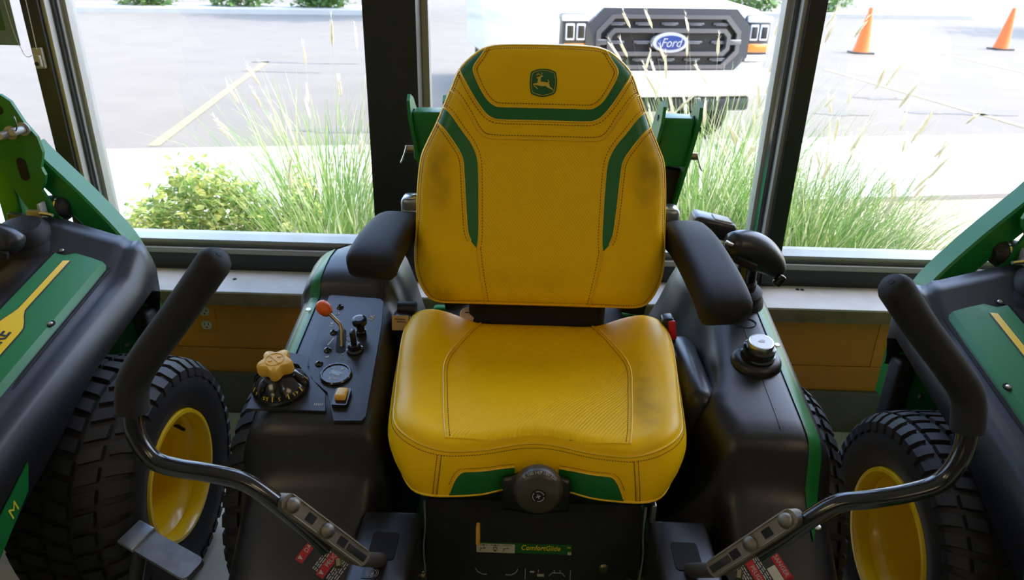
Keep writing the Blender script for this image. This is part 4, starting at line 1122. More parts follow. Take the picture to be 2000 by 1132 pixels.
# choke, key switch, hour meter, rocker switch, screws
ck = MB().lathe([(.012, 0), (.012, .012), (.009, .014), (.009, .030), (.0165, .034), (.0175, .040), (.0165, .046), (.010, .048), (0, .0475)], CM(-.411, 1.478, .006), 28).build('choke_knob', 'gloss_black', mower)
MB().lathe([(0, .0487), (.010, .0484)], CM(-.411, 1.478, .006), 20).build('choke_symbol', 'truck_grey', ck)
ky = MB(); KY = CM(-.414, 1.421, .006)
ky.lathe([(.019, 0), (.019, .006), (.015, .009), (.013, .020), (.0105, .022), (.0, .022)], KY, 28)
kys = ky.build('key_switch', 'gloss_black', mower)
MB().rbox(KY @ V((-.001, .004, .038)), (.011, .018, .036), .004, KY).build('key', 'plastic_smooth', kys)
MB().tube([KY @ V((-.010 + .008 * math.cos(a), .002, .034 + .008 * math.sin(a))) for a in [2 * math.pi * i / 20 for i in range(20)]], .0009, 6, closed=True).build('key_ring', 'brass', kys)
HM = CM(-.438, 1.340, .006)
hm = MB().lathe([(.0345, 0), (.0345, .005), (.032, .008), (.029, .008), (.028, .0055), (.0, .0055)], HM, 48).build('hour_meter', 'gloss_black', mower)
tk = MB()
for k in range(12):
    M = HM @ Matrix.Rotation(R(30 * k + 8), 4, 'Z'); tk.box(M @ V((.0305, 0, .0082)), (.004, .0018, .0004), M)
HR = HM @ Matrix.Rotation(R(-24), 4, 'Z')
for (x, y, a, sx, sy) in ((-.004, .0185, 0, .003, .007), (.012, .016, 20, .008, .006), (-.013, .0165, 0, .005, .004), (-.008, -.015, 10, .007, .006), (.003, -.017, -20, .007, .005)):
    tk.box(HM @ V((x, y, .0058)), (sx, sy, .0003), HM @ Matrix.Rotation(R(a), 4, 'Z'))
tk.build('meter_marks', 'dim_print', hm, smooth=False)
MB().prism(rrect(.0265, .0145, .002), HR, .0005, .0056).build('display_frame', 'white_print', hm, smooth=False)
MB().prism(rrect(.0245, .0125, .002), HR, .0005, .0060).build('display_gap', 'gloss_black', hm, smooth=False)
MB().prism(rrect(.021, .0095, .001), HR, .0005, .0064).build('display', 'lcd', hm, smooth=False)
SM = CM(-.409, 1.268, .006)
sw = MB().prism(rrect(.032, .050, .004), SM, .010).build('switch_bezel', 'gloss_black', mower)
MB().rbox(SM @ V((0, .004, .0125)), (.023, .034, .014), .004, SM @ Matrix.Rotation(R(-12), 4, 'X')).build('rocker', 'yellow_knob', sw)
for i, (x, y) in enumerate(((-.484, 1.578), (-.477, 1.482), (-.476, 1.420), (-.484, 1.374))):
    M = CM(x, y, .006)
    sc = MB().lathe([(.009, 0), (.009, .002), (.0065, .005), (.0035, .006), (.0033, .003), (0, .003)], M, 18).build('screw', 'gloss_black', cons)
text('console_lettering', 'AK', .016, CM(-.398, 1.540, .0068) @ Matrix.Rotation(R(84), 4, 'Z'), 'cream', cons)
text('console_lettering', 'G', .012, CM(-.484, 1.552, .0068) @ Matrix.Rotation(R(70), 4, 'Z'), 'cream', cons)
cs = MB()
for (x, y, sx, sy, a) in ((-.489, 1.515, .006, .008, 20), (-.487, 1.505, .010, .003, 0), (-.476, 1.450, .004, .030, -18), (-.472, 1.398, .009, .006, 20)):
    M = CM(x, y, .0064) @ Matrix.Rotation(R(a), 4, 'Z'); cs.box(M.translation, (sx, sy, .0004), M)
for (x, y) in ((-.442, 1.407), (-.436, 1.392), (-.421, 1.386)):
    cs.tube([CM(x, y, .0064) @ V((.004 * math.cos(a), .004 * math.sin(a), 0)) for a in [2 * math.pi * i / 16 for i in range(16)]], .0005, 4, closed=True)
cs.build('console_symbols', 'dim_print', cons, smooth=False)['kind'] = 'stuff'
hc = MB()
for k in range(5): hc.box(CM(-.462 + .004 * k, 1.252, .0066).translation, (.0022, .008, .0004), CM(-.46, 1.25))
hc.build('plate_symbol', 'dim_print', dp, smooth=False)

# ---- right side: deck height joystick with boot, sensor box and gauge cap
JB = frame(P(.515, 1.665, plane(1.665) - .004), (1, 0, 0), (0, 1, SL))
bt = MB().lathe([(.058, 0), (.056, .012), (.050, .020), (.049, .036), (.043, .042), (.030, .045), (.030, .062), (.026, .066), (.0, .066)], JB, 40).build('joystick_boot', 'plastic_pad', mower)
jp = catmull([P(.452, 1.625, .905), P(.490, 1.64, .897), P(.530, 1.652, .880), P(.570, 1.655, .852), P(.602, 1.65, .818)], 22)
jr = [.014 + .030 * math.sin(math.pi * min(1, .10 + .92 * i / 21)) ** .7 for i in range(22)]; jr[0] = .010; jr[-1] = .006
jh = MB().tube(jp, jr, 26, flat=1.0).build('joystick_head', 'plastic_smooth', mower, ang=70)
MB().tube([P(.518, 1.66, .79), P(.520, 1.658, .87)], [.026, .022], 20).build('joystick_neck', 'gloss_black', jh)
MB().rbox(P(.492, 1.600, .868), (.060, .016, .020), .006, Matrix.Rotation(R(24), 3, 'Y')).build('joystick_recess', 'void_black', jh)
MB().rbox(P(.588, 1.622, .818), (.022, .018, .030), .006, Matrix.Rotation(R(30), 3, 'Y')).build('joystick_button', 'gloss_black', jh)
MB().rbox(P(.450, 1.607, .915), (.018, .016, .008), .003, Matrix.Rotation(R(20), 3, 'Y')).build('joystick_tip', 'steel', jh)
sb = MB().rbox(P(.448, 1.78, .900), (.11, .08, .05), .012, Matrix.Rotation(R(12), 3, 'Y')).build('sensor_box', 'plastic_smooth', mower)
MB().rbox(P(.470, 1.772, .9215), (.045, .045, .004), .001, Matrix.Rotation(R(12), 3, 'Y')).build('box_label', 'dim_print', sb)
MB().tube([P(.44, 1.79, .74), P(.44, 1.79, .89)], .02, 12).build('box_stand', 'plastic_smooth', sb)
GM = frame(P(.497, 1.432, plane(1.432)), (1, 0, 0), (0, 1, SL))
gb = MB(); gb.lathe([(.057, -.004), (.055, .008), (.048, .016), (.040, .018), (.0, .018)], GM @ Matrix.Diagonal((1, .92, 1, 1)), 40)
gbo = gb.build('gauge_base', 'plastic_black', mower)
MB().lathe([(.036, .016), (.038, .018), (.038, .024), (.033, .027), (.033, .030), (.035, .032), (.035, .044), (.031, .047), (.027, .048), (.026, .043), (.0, .043)], GM, 40).build('gauge_ring', 'gloss_black', gbo)
gl = MB().lathe([(.027, .046), (.0285, .050), (.0285, .058), (.027, .061), (.0245, .0615)], GM, 40).build('gauge_rim', 'steel', gbo)
MB().lathe([(.0, .0618), (.0245, .0612)], GM, 36).build('gauge_face', 'lens_white', gbo)
MB().prism([(-.008, 0), (0, .005), (.009, .003), (.006, -.004), (-.004, -.004)], GM, .0005, .0619).build('gauge_emblem', 'frame_alu', gbo, smooth=False)

# ---- steering levers with cast brackets
def lever(side, pts, br):
    root = MB().tube(catmull(pts[3:], 60), .0145, 16).build('steering_lever', 'tube_black', mower)
    gp = catmull(pts[:5], 40)
    n_ = 40; rr = [.0240] * n_; rr[0] = .015; rr[1] = .0215
    MB().tube(gp, rr, 22).build('foam_grip', 'foam_grip', root, ang=70)
    d = (gp[0] - gp[1]).normalized()
    MB().tube([gp[0] - d * .001, gp[0] + d * .0008], .0045, 12).build('grip_hole', 'void_black', root)
    a, b = br
    dr = (b - a).normalized(); up = V((0, -.55, 1)); sd = dr.cross(up).normalized(); up = sd.cross(dr).normalized()
    M = frame(a, dr, sd, up); L = (b - a).length
    bkt = MB().prism(rrect(L + .03, .030, .013, 6, L / 2, 0), M, .038, -.036).build('lever_bracket', 'cast_metal', root, ang=30)
    ridge = MB().prism(rrect(L + .03, .030, .013, 6, L / 2, 0), M, .004, .002)
    for t_ in (.02, .50): MB().lathe([(.0125, 0), (.0125, .003), (.010, .007), (.005, .0095), (0, .010)], M @ Matrix.Translation((L * t_, 0, .002)), 24).build('bolt', 'cast_metal', bkt)
    for t_ in (.27, .72): MB().prism(rrect(.017, .014, .001, 2, L * t_, 0), M, .0006, .0019).build('square_hole', 'void_black', bkt, smooth=False)
    for s_ in (-1, 1): MB().tube([M @ V((x, s_ * .0125, .003)) for x in (-.008, L * .5, L + .006)], .0014, 6).build('bracket_rib', 'cast_metal', bkt)
    MB().rbox(M @ V((L * .93, 0, .0025)), (.040, .012, .003), .0014, M).build('bracket_slot', 'plastic_smooth', bkt)
    MB().tube([b - dr * .004 + V((0, .004, -.014)), b + dr * .012 + V((0, .05, -.05)), P(side * .284, 1.025, .47)], [.012, .013, .013], 12).build('lever_pivot', 'cast_metal', root)
    MB().tube([b - dr * .05 + V((0, -.014, -.03)), b - dr * .045 + V((0, -.026, -.03))], .006, 6).build('pinch_bolt', 'brass', root)
lever(-1, [P(-.456, .912, 1.131), P(-.528, .913, 1.039), P(-.586, .913, .968), P(-.615, .909, .923), P(-.622, .900, .876), P(-.617, .889, .838), P(-.595, .882, .801), P(-.560, .883, .786), P(-.520, .885, .778), P(-.470, .893, .758), P(-.435, .894, .730), P(-.385, .894, .675), P(-.345, .894, .623)], (P(-.392, .884, .722), P(-.292, .897, .606)))
lever(1, [P(.472, .921, 1.115), P(.538, .933, 1.040), P(.602, .936, .971), P(.636, .933, .927), P(.643, .921, .875), P(.634, .906, .830), P(.612, .900, .793), P(.570, .895, .776), P(.511, .895, .760), P(.470, .903, .744), P(.435, .905, .712), P(.395, .907, .664), P(.363, .909, .629)], (P(.392, .894, .716), P(.297, .904, .602)))

# ---- side sheet-metal towers beside the seat base
for s in (-1, 1):
    M = frame(P(s * .285, 1.02, .497), (1, 0, 0), (0, 1, .05))
    tw = MB().rbox(P(s * .285, .99, .40), (.115, .28, .20), .012, seg=3).build('lever_tower', 'sheet_black', mower)
    MB().prism(rrect(.050, .070, .008, 4, 0, 0), frame(P(s * .285, 1.030, .5005), (1, 0, 0), (0, 1, 0)), .0012).build('lever_slot', 'void_black', tw, smooth=False)
    if s < 0:
        MB().prism(rrect(.038, .024, .002, 3), frame(P(-.292, .962, .5005), (1, 0, 0), (0, 1, 0)), .0008).build('park_label', 'decal_black', tw, smooth=False)
        pk = MB()
        for a0, a1, r_ in ((0, 360, .0075), (-55, 55, .0105), (125, 235, .0105)):
            n_ = 24; cl_ = a1 - a0 == 360
            pk.tube([P(-.292 + r_ * math.cos(R(a0 + (a1 - a0) * i / n_)), .962 + r_ * math.sin(R(a0 + (a1 - a0) * i / n_)), .5016) for i in range(n_ if cl_ else n_ + 1)], .0005, 4, closed=cl_)
        pk.build('park_symbol', 'dim_print', tw)
        text('park_letter', 'P', .011, frame(P(-.292, .962, .5014), (-1, 0, 0), (0, -1, 0)), 'dim_print', tw)
# danger labels on the front slopes
for s, x, y in ((-1, -.392, 1.040), (1, .428, 1.040)):
    zc = interp(fr_front, y); M = frame(P(x, y, zc + .003), V((.62, -.55 * s * 1 if s > 0 else -.55, 0)) if False else (1, 0, 0), (0, 1, .62)) @ Matrix.Rotation(R(-153 if s > 0 else -30), 4, 'Z')
    lb = MB().prism(rrect(.115, .075, .004, 3), M, .0012).build('danger_label', 'decal_black', fenL if s < 0 else fenR, smooth=False)
    MB().prism(rrect(.115, .006, .001, 2, 0, .0345), M, .0006, .0012).build('label_border', 'label_red', lb, smooth=False)
    for xx, s_ in ((-.048, 'DANGER'), (.004, 'PELIGRO')):
        MB().prism(rrect(.017, .075, .001, 2, xx, 0), M, .0006, .0012).build('label_header', 'label_red', lb, smooth=False)
        text('label_word', s_, .0125, M @ Matrix.Translation((xx, .006, .002)) @ Matrix.Rotation(R(90), 4, 'Z'), 'dim_print', lb, sx=.9)
        MB().prism([(xx + .005, -.030), (xx - .005, -.034), (xx - .005, -.026)], M, .0004, .0019).build('warning_triangle', 'dim_print', lb, smooth=False)
    MB().prism(rrect(.018, .030, .001, 2, -.029, .016), M, .0005, .0012).build('label_pictogram', 'label_white', lb, smooth=False)
    ln = MB(); rr_ = random.Random(3)
    for base in (-.014, .018):
        for k in range(5):
            y0 = -.033
            while y0 < .030:
                L = rr_.uniform(.004, .011); L = min(L, .032 - y0)
                if not (base < 0 and k == 0 and False): ln.box(M @ V((base + .0045 * k - (.0 if base > 0 else .002), y0 + L / 2, .0014)), (.0022, L, .0003), M)
                y0 += L + .0022
    ln.build('label_text_lines', 'dim_print', lb, smooth=False)

# ---- seat belt, tag, fuel cap peeping behind the cushion
bl = MB(); bl.rbox(P(-.330, 1.575, .675), (.05, .06, .09), .012); bl.cyl(P(-.345, 1.60, .722), P(-.300, 1.60, .722), .018)
bel = bl.build('belt_retractor', 'plastic_smooth', mower)
tgp = MB().box(P(-.330, 1.540, .712), (.040, .0015, .036), Matrix.Rotation(R(-18), 3, 'X')).build('belt_tag', 'tag_cloth', bel, smooth=False)
tm = MB()
for k in range(4): tm.box(P(-.330 + .003 * (k % 2), 1.5385 - .003 * (k - 1.5) * -.30, .712 + .0075 * (1.5 - k)), (.026 - .004 * (k % 2), .0006, .0028), Matrix.Rotation(R(-18), 3, 'X'))
tm.build('tag_print', 'bark', bel, smooth=False)
bk_ = MB().rbox(P(.322, 1.575, .700), (.030, .04, .07), .007, Matrix.Rotation(R(-10), 3, 'Y')).build('belt_buckle', 'plastic_smooth', mower)
MB().rbox(P(.328, 1.553, .708), (.018, .012, .050), .004, Matrix.Rotation(R(-10), 3, 'Y')).build('release_button', 'red_plastic', bk_)
MB().lathe([(.021, 0), (.021, .014), (.018, .018), (0, .018)], frame(P(-.172, 1.615, .695), (1, 0, 0), (0, 1, .5)), 30).build('backrest_knob', 'cream', mower)
MB().box(P(-.172, 1.607, .7125), (.014, .003, .001), Matrix.Rotation(R(26), 3, 'X')).build('knob_symbol', 'decal_black', mower, smooth=False)

# ---- roll bar brackets behind the seat
for s, xc in ((-1, -.278), (1, .328)):
    for dx in (-.046, .042):
        prof = [(-.030, -.30), (-.05, -.06), (-.05, .02), (-.028, .055), (.0, .066), (.028, .055), (.05, .02), (.05, -.06), (.030, -.30)]
        M = frame(P(xc + dx, 1.80, 1.145), (0, 1, 0), (0, 0, 1))
        M = M @ Matrix(((1, 0, 0, 0), (0, 1, 0, 0), (0, .16 * s, 1, 0), (0, 0, 0, 1)))
        pl = MB().prism(prof, M, .008).build('rollbar_plate', 'green_paint', mower, ang=30)
        for (yy, zz, rr) in ((0, .02, .011), (0, -.13, .013)): MB().tube([M @ V((yy, zz, -.0006)), M @ V((yy, zz, .0086))], rr, 18).build('bolt_hole', 'void_black', pl)
    MB().rbox(P(xc, 1.80, 1.115), (.082, .07, .12), .006).build('rollbar_hinge', 'green_paint', mower)
    MB().rbox(P(xc - s * .03, 1.815, .84), (.070, .06, .42), .008, Matrix.Rotation(R(9 * s), 3, 'Y')).build('rollbar_post', 'void_black', mower)
    MB().cyl(P(xc - .068, 1.80, 1.075), P(xc + .068, 1.80, 1.075), .0095, 16).build('rollbar_pin', 'brass', mower)
    MB().tube(catmull([P(xc + s * .062, 1.79, 1.085), P(xc + s * .070, 1.785, 1.06), P(xc + s * .078, 1.78, 1.042), P(xc + s * .070, 1.785, 1.055)], 14), .0018, 6).build('pin_clip', 'steel', mower)
MB().rbox(P(.02, 1.87, .90), (.50, .05, .05), .008).build('rollbar_crosstube', 'green_paint', mower)

# ---- running gear
def tire(axle, side, root, rim_m='yellow_paint', kind=0, rO=.300, wd=.285, rim_r=.160, lug=.011):
    """axle = centre of the tyre; side = +1 when the outer face looks to +x"""
    A = frame(axle, (0, 1, 0), (0, 0, 1)) if side > 0 else frame(axle, (0, -1, 0), (0, 0, 1))
    h = wd / 2
    prof = [(rim_r - .004, -h * .80), (rim_r + .012, -h * .92), (.22, -h), (rO - .035, -h * .97), (rO - .014, -h * .86), (rO - .006, -h * .6), (rO - .003, 0), (rO - .006, h * .6), (rO - .014, h * .86), (rO - .035, h * .97), (.22, h), (rim_r + .012, h * .92), (rim_r - .004, h * .80), (rim_r - .004, -h * .80)]
    ty = MB().lathe([(r_ - lug * .5 if r_ > .24 else r_, z) for r_, z in prof], A, 72).build('tire', 'rubber', root, ang=50)
    tr = MB()
    def surf_r(u):       # crown radius over width -1..1
        return interp([(0, rO - lug), (.6, rO - lug - .003), (.86, rO - lug - .012), (1.0, rO - lug - .034)], abs(u))
    def lugbox(u0, u1, a0, a1, skew=0.0, hgt=lug):
        vs = []; nu, na = 3, 2
        for top in (0, 1):
            for i in range(nu):
                for j in range(na):
                    u = u0 + (u1 - u0) * i / (nu - 1); a = a0 + (a1 - a0) * j / (na - 1) + skew * (i / (nu - 1) - .5)
                    if top: u = (u0 + u1) / 2 + (u - (u0 + u1) / 2) * .90; am = (a0 + a1) / 2; a = am + (a - am) * .88
                    rr = surf_r(u) - .004 + (hgt + .004) * top
                    vs.append(A @ V((rr * math.cos(a), rr * math.sin(a), u * h)))
        def ix(t_, i, j): return t_ * nu * na + i * na + j
        fs = []
        for i in range(nu - 1):
            fs += [(ix(1, i, 0), ix(1, i, 1), ix(1, i + 1, 1), ix(1, i + 1, 0)), (ix(0, i, 0), ix(0, i + 1, 0), ix(1, i + 1, 0), ix(1, i, 0)), (ix(0, i, 1), ix(1, i, 1), ix(1, i + 1, 1), ix(0, i + 1, 1))]
        fs += [(ix(0, 0, 0), ix(1, 0, 0), ix(1, 0, 1), ix(0, 0, 1)), (ix(0, nu - 1, 0), ix(0, nu - 1, 1), ix(1, nu - 1, 1), ix(1, nu - 1, 0))]
        tr.add(vs, fs)
    if kind == 0:    # chunky staggered lugs
        n_ = 40
        for k in range(n_):
            a = 2 * math.pi * k / n_; st_ = 2 * math.pi / n_
            for i, (u0, u1) in enumerate(((-1.0, -.64), (-.58, -.20), (-.16, .20), (.24, .60), (.66, 1.0))):
                o_ = (st_ * .5 if i % 2 else 0)
                lugbox(u0, u1, a + o_, a + o_ + st_ * .72, skew=(.05 if i in (1, 2) else -.05))
    else:            # rows of grooved blocks
        n_ = 46
        for k in range(n_):
            a = 2 * math.pi * k / n_; st_ = 2 * math.pi / n_
            for i, (u0, u1) in enumerate(((-1.0, -.70), (-.64, -.30), (-.25, .07), (.12, .44), (.49, .76), (.80, 1.0))):
                o_ = st_ * (.25 * i)
                lugbox(u0, u1, a + o_, a + o_ + st_ * .70, skew=.03)
                um = (u0 + u1) / 2; am = a + o_ + st_ * .35
                for dv in (-.28, .28):
                    pass
    tr.build('tread', 'rubber', ty, ang=30, fix=False)['kind'] = 'stuff'
    rm = MB().lathe([(rim_r + .006, h * .86), (rim_r + .002, h * .93), (rim_r - .007, h * .93), (rim_r - .013, h * .84), (rim_r - .012, h * .66), (rim_r - .018, h * .60), (rim_r - .030, h * .42), (rim_r - .031, h * .1), (rim_r - .033, -.05), (rim_r - .040, -.065), (rim_r - .06, -.07), (.06, -.057), (.052, -.04), (.0, -.039)], A, 60).build('wheel_rim', rim_m, root, ang=35)
    MB().tube([A @ V((.128, .066, h * .40)), A @ V((.112, .058, h * .66))], [.006, .0045], 10).build('valve_stem', 'gloss_black', rm)
    for k in range(5):
        a = R(72 * k + 20); MB().lathe([(0, .012), (.008, .011), (.010, 0)], A @ Matrix.Translation((.085 * math.cos(a), .085 * math.sin(a), -.063)), 6).build('lug_nut', 'steel', rm)
    if kind == 1:
        for k in range(5):
            a = R(72 * k + 56); M = A @ Matrix.Rotation(a, 4, 'Z')
            MB().prism([(.075, -.012), (.118, -.030), (.118, .030), (.075, .012)], M, .004, -.0685).build('rim_window', 'void_black', rm, smooth=False)
    return ty
for s in (-1, 1): tire(P(s * .535, 1.45, .300), s, mower, kind=1 if s > 0 else 0)
def chassis(root, cx, dy=0):
    Q = lambda x, y, z: V((cx + x, y + dy, z))
    MB().rbox(Q(0, 1.62, .30), (.56, .78, .10), .02).build('frame', 'green_paint', root)
    MB().rbox(Q(0, 1.82, .48), (.50, .34, .34), .05).build('engine', 'void_black', root)
    MB().rbox(Q(0, 1.98, .40), (.62, .03, .30), .01).build('rear_plate', 'green_paint', root)
    fp = MB(); fp.rbox(Q(0, .48, .22), (.70, .66, .02), .008); fp.rbox(Q(0, .16, .30), (.70, .02, .18), .008)
    fp.build('foot_platform', 'sheet_black', root)
    dk = MB().rbox(Q(0, .72, .15), (1.24, .62, .11), .04).build('mower_deck', 'green_paint', root)
    for s in (-1, 1):
        MB().rbox(Q(s * .30, .64, .27), (.06, 1.28, .06), .01).build('frame_rail', 'green_paint', root)
        MB().tube(catmull([Q(s * .30, .06, .28), Q(s * .40, .04, .30), Q(s * .46, .02, .32)], 10), .025, 10).build('caster_arm', 'green_paint', root)
        cw = MB().lathe([(.05, -.06), (.13, -.07), (.15, -.04), (.155, 0), (.15, .04), (.13, .07), (.05, .06)], frame(Q(s * .46, -.02, .155), (0, 1, 0), (0, 0, 1)), 36).build('caster_wheel', 'rubber', root)
        fk = MB()
        for d in (-.085, .085): fk.rbox(Q(s * .46 + d, -.01, .24), (.012, .05, .20), .004)
        fk.rbox(Q(s * .46, 0, .335), (.19, .06, .02), .005); fk.build('caster_fork', 'sheet_black', root)
        MB().lathe([(0, -.075), (.05, -.06), (.05, .06), (0, .075)], frame(Q(s * .46, -.02, .155), (0, 1, 0), (0, 0, 1)), 24).build('caster_hub', 'yellow_paint', cw)
chassis(mower, XM)
# ================================================================== the two neighbouring mowers (wider model)
def copy_tree(o, parent, off):
    c = o.copy(); COL.objects.link(c)
    c.parent = parent
    c.matrix_parent_inverse = Matrix()
    for ch in o.children: copy_tree(ch, c, V((0, 0, 0)))
    return c
def side_mower(label, cx, sx, dy, kind, tx):
    root = thing('zero_turn_mower', label, 'lawn mower', (cx, 1.45 + dy, 0))
    Q = lambda x, y, z: V((cx + sx * x, y + dy, z))
    # seat copied from the centre mower
    for part in (seat_back, seat_cushion):
        c = copy_tree(part, root, None)
        c.matrix_parent_inverse = WORLD[root.name].inverted()
        c.location = (cx - XM, dy, 0)
    MB().rbox(Q(0, 1.36, .50), (.40, .44, .16), .03).build('seat_pan', 'plastic_smooth', root)
    MB().rbox(Q(0, 1.62, .69), (.34, .05, .20), .02).build('seat_bracket', 'void_black', root)
    chassis(root, cx, dy)
    def zt(y): return .790 - .23 * (1.70 - y) if y > 1.02 else .6336 - .62 * (1.02 - y)
    def zb(y): return interp([(.80, .30), (1.0, .44), (1.10, .49), (1.247, .55), (1.40, .625), (1.48, .645), (1.64, .69), (1.72, .695), (1.79, .66), (1.86, .52)], y)
    fens = []
    for s in (1, -1):
        mb = MB(); rings = []
        ys = [.80, .86, .92, .98, 1.04, 1.10, 1.18, 1.26, 1.34, 1.42, 1.50, 1.58, 1.66, 1.72, 1.76, 1.79, 1.81, 1.825, 1.835, 1.842]
        for y in ys:
            z = zt(y) + .040 * sstep(1.66, 1.75, y) - .17 * sstep(1.72, 1.86, y) ** 2; xo = -.06 * sstep(1.72, 1.85, y) ** 2
            pr = [(.24, min(.36, z - .2)), (.275, min(.58, z - .06)), (.30, z + .012), (.325, z + .036), (.36, z + .043), (.415, z + .038), (.432, z + .031), (.545, z - .002), (.563, z - .004), (.572, z - .014), (.584, z - .018), (.600, z - .014), (.615, z - .030), (.627, z - .065), (.632, min(z - .085, z - .085)), (.630, min(zb(y), z - .10)), (.585, min(zb(y), z - .10) - .004)]
            rings.append([Q(s * (x + (xo if x > .5 else 0)), y, zz) for x, zz in pr])
        fens.append(mb.loft(rings, closed=False).build('fender', 'plastic_black', root, ang=75))
        f_ = fens[-1]
        # recessed green flank panel with yellow stripe
        L = []
        ysp = [.95 + .02 * i for i in range(37)]
        def pnl(x, y, o=0.0):
            z = zt(y)
            h_ = interp([(.428, .024), (.440, .0455), (.520, .0215), (.545, .012), (.556, -.004)], x)
            return Q(s * x, y, z + h_ + o)
        rows = []
        for x in (.428, .440, .460, .48, .50, .520, .545, .556):
            row = []
            for y in ysp:
                yy = y; ymax = 1.655 + (x - .43) * .36
                yy = min(y, ymax); row.append(pnl(x, yy, -.012 if y > ymax + .0 and y >= ysp[-1] else 0))
            rows.append(row)
        gp = MB().loft(rows, closed=False).build('side_panel', 'green_paint', f_, ang=30)
        gap = MB().tube([Q(s * .424, y, zt(y) + .033) for y in (.95, 1.3, 1.64)] + [Q(s * .424, 1.664, zt(1.664) + .033), Q(s * .555, 1.712, zt(1.712) - .001), Q(s * .562, 1.69, zt(1.69) - .004), Q(s * .562, 1.3, zt(1.3) - .004), Q(s * .562, .95, zt(.95) - .004)], .004, 6).build('panel_gap', 'void_black', f_)
        def stripe(wm, m_, o_):
            A, B = [], []
            for i in range(40):
                y = .97 + (1.630 - .97) * i / 39; k = sstep(1.45, 1.385, y)
                A.append(pnl(.470 - .012 * k - wm, y, o_)); B.append(pnl(.483 + .026 * k + wm * 1.6, y + (.008 if i == 39 else 0), o_))
            return MB().loft([A, B], closed=False).build('panel_stripe', m_, gp, ang=60)
        stripe(.0018, 'decal_black', .0008); stripe(0, 'yellow_paint', .0014)
        if s > 0:
            ny = V((0, 1, .23)).normalized(); out = V((-sx, 0, .30)).normalized()
            if sx > 0: M = frame(pnl(.4835, 1.372, .0022), ny, out)
            else: M = frame(pnl(.4835, 1.372, .0022), -ny, out)
            text('panel_lettering', 'JOHN DEERE', .040, M, 'decal_black', gp, ax='RIGHT' if sx > 0 else 'LEFT', off=.0008, sx=.9)
        for (x, y) in ((.449, 1.665), (.447, 1.37), (.545, 1.43)):
            n_ = (sx * s * .25, -.2, 1)
            sc = MB().lathe([(.0105, -.002), (.0105, .0012), (0, .0012)], frame(pnl(x, y), (0, 1, .23), (sx * s, 0, -.3) if False else (-1, 0, 0)), 18).build('screw_recess', 'void_black', gp)
            MB().lathe([(0, .004), (.005, .003), (.0062, 0)], frame(pnl(x, y), (0, 1, .23), (-1, 0, 0)), 14).build('screw', 'steel', gp)
        # model plate low on the flank
        mp_ = MB().add([Q(s * .6335, .93, .47), Q(s * .6335, 1.145, .575), Q(s * .6335, 1.125, .522), Q(s * .6335, .93, .40)], [(0, 1, 2, 3)]).build('model_plate', 'green_paint', f_, smooth=False, solid=.003)
        if s > 0:
            M = frame(Q(.6362, 1.075, .512), V((0, 1 * sx, .42 * sx)), V((0, -.42, 1)), V((sx, 0, 0)))
            text('model_letter', 'M', .036, M, 'yellow_print', mp_, shear=.2)
    vis = fens[0]
    # wheels
    for s in (1, -1): tire(Q(s * (tx - .145), 1.45, .305), s * sx, root, kind=kind, rO=.305, wd=.29, rim_r=.165, lug=.014)
    # roll bar: bent square tube, pivot plate, pins
    for s in (1, -1):
        path = catmull([Q(s * .30, 1.85, 1.04), Q(s * .315, 1.85, 1.018), Q(s * .34, 1.85, .988), Q(s * .42, 1.85, .892), Q(s * .495, 1.85, .785), Q(s * .520, 1.85, .70), Q(s * .522, 1.85, .60), Q(s * .522, 1.85, .45)], 40)
        rings = []
        for i, p in enumerate(path):
            t_ = (path[min(i + 1, 39)] - path[max(i - 1, 0)]).normalized(); nn = V((0, 1, 0)).cross(t_).normalized()
            rings.append([p + V((0, a * .036, 0)) + nn * b * .033 for a, b in ((-1, -.85), (-.85, -1), (.85, -1), (1, -.85), (1, .85), (.85, 1), (-.85, 1), (-1, .85))])
        MB().loft(rings, caps=True).build('rollbar_tube', 'green_paint', root, ang=40)
        poly = [(.22, 1.182), (.275, 1.190), (.308, 1.188), (.330, 1.172), (.352, 1.12), (.375, 1.085), (.380, 1.045), (.366, 1.005), (.372, .985), (.366, .965), (.352, .945), (.400, .83), (.33, .83), (.278, .95), (.22, 1.04)]
        if True:
            pl = MB().prism([(sx * s * x, z) for x, z in poly], frame((cx, 1.795 + dy, 0), (1, 0, 0), (0, 0, 1)), .010).build('rollbar_plate', 'green_paint', root, ang=25)
            ho = MB().prism([(sx * s * (.318 + .012 * math.cos(a)), 1.0 + .012 * math.sin(a) + (.018 if math.sin(a) > 0 else -.018)) for a in [2 * math.pi * i / 20 for i in range(20)]], frame((cx, 1.784 + dy, 0), (1, 0, 0), (0, 0, 1)), .0008).build('plate_slot', 'void_black', pl, smooth=False)
            MB().lathe([(0, .001), (.012, .001), (.012, 0)], frame(Q(s * .295, 1.7848, 1.150), (1, 0, 0), (0, 0, 1)), 20).build('plate_hole', 'void_black', pl)
            for (x, z) in ((.313, 1.094), (.347, 1.104)):
                M = frame(Q(s * x, 1.785, z), (1, 0, 0), (0, 0, 1))
                MB().lathe([(.017, 0), (.017, .004), (.010, .004), (.010, .042), (.008, .046), (0, .046)], M, 20).build('rollbar_pin', 'frame_alu', root)
            MB().tube(catmull([Q(s * .336, 1.775, 1.135), Q(s * .348, 1.76, 1.140), Q(s * .360, 1.745, 1.118), Q(s * .352, 1.742, 1.104)], 12), .0015, 6).build('pin_clip', 'gloss_black', root)
            MB().rbox(Q(s * .24, 1.83, .92), (.055, .05, .30), .006).build('rollbar_post', 'green_paint', root)
        lt = MB(); lt.rbox(Q(s * .325, 1.785, .880), (.05, .02, .022), .004); lt.rbox(Q(s * .352, 1.77, .886), (.008, .03, .060), .004)
        lo_ = lt.build('latch', 'frame_alu', root)
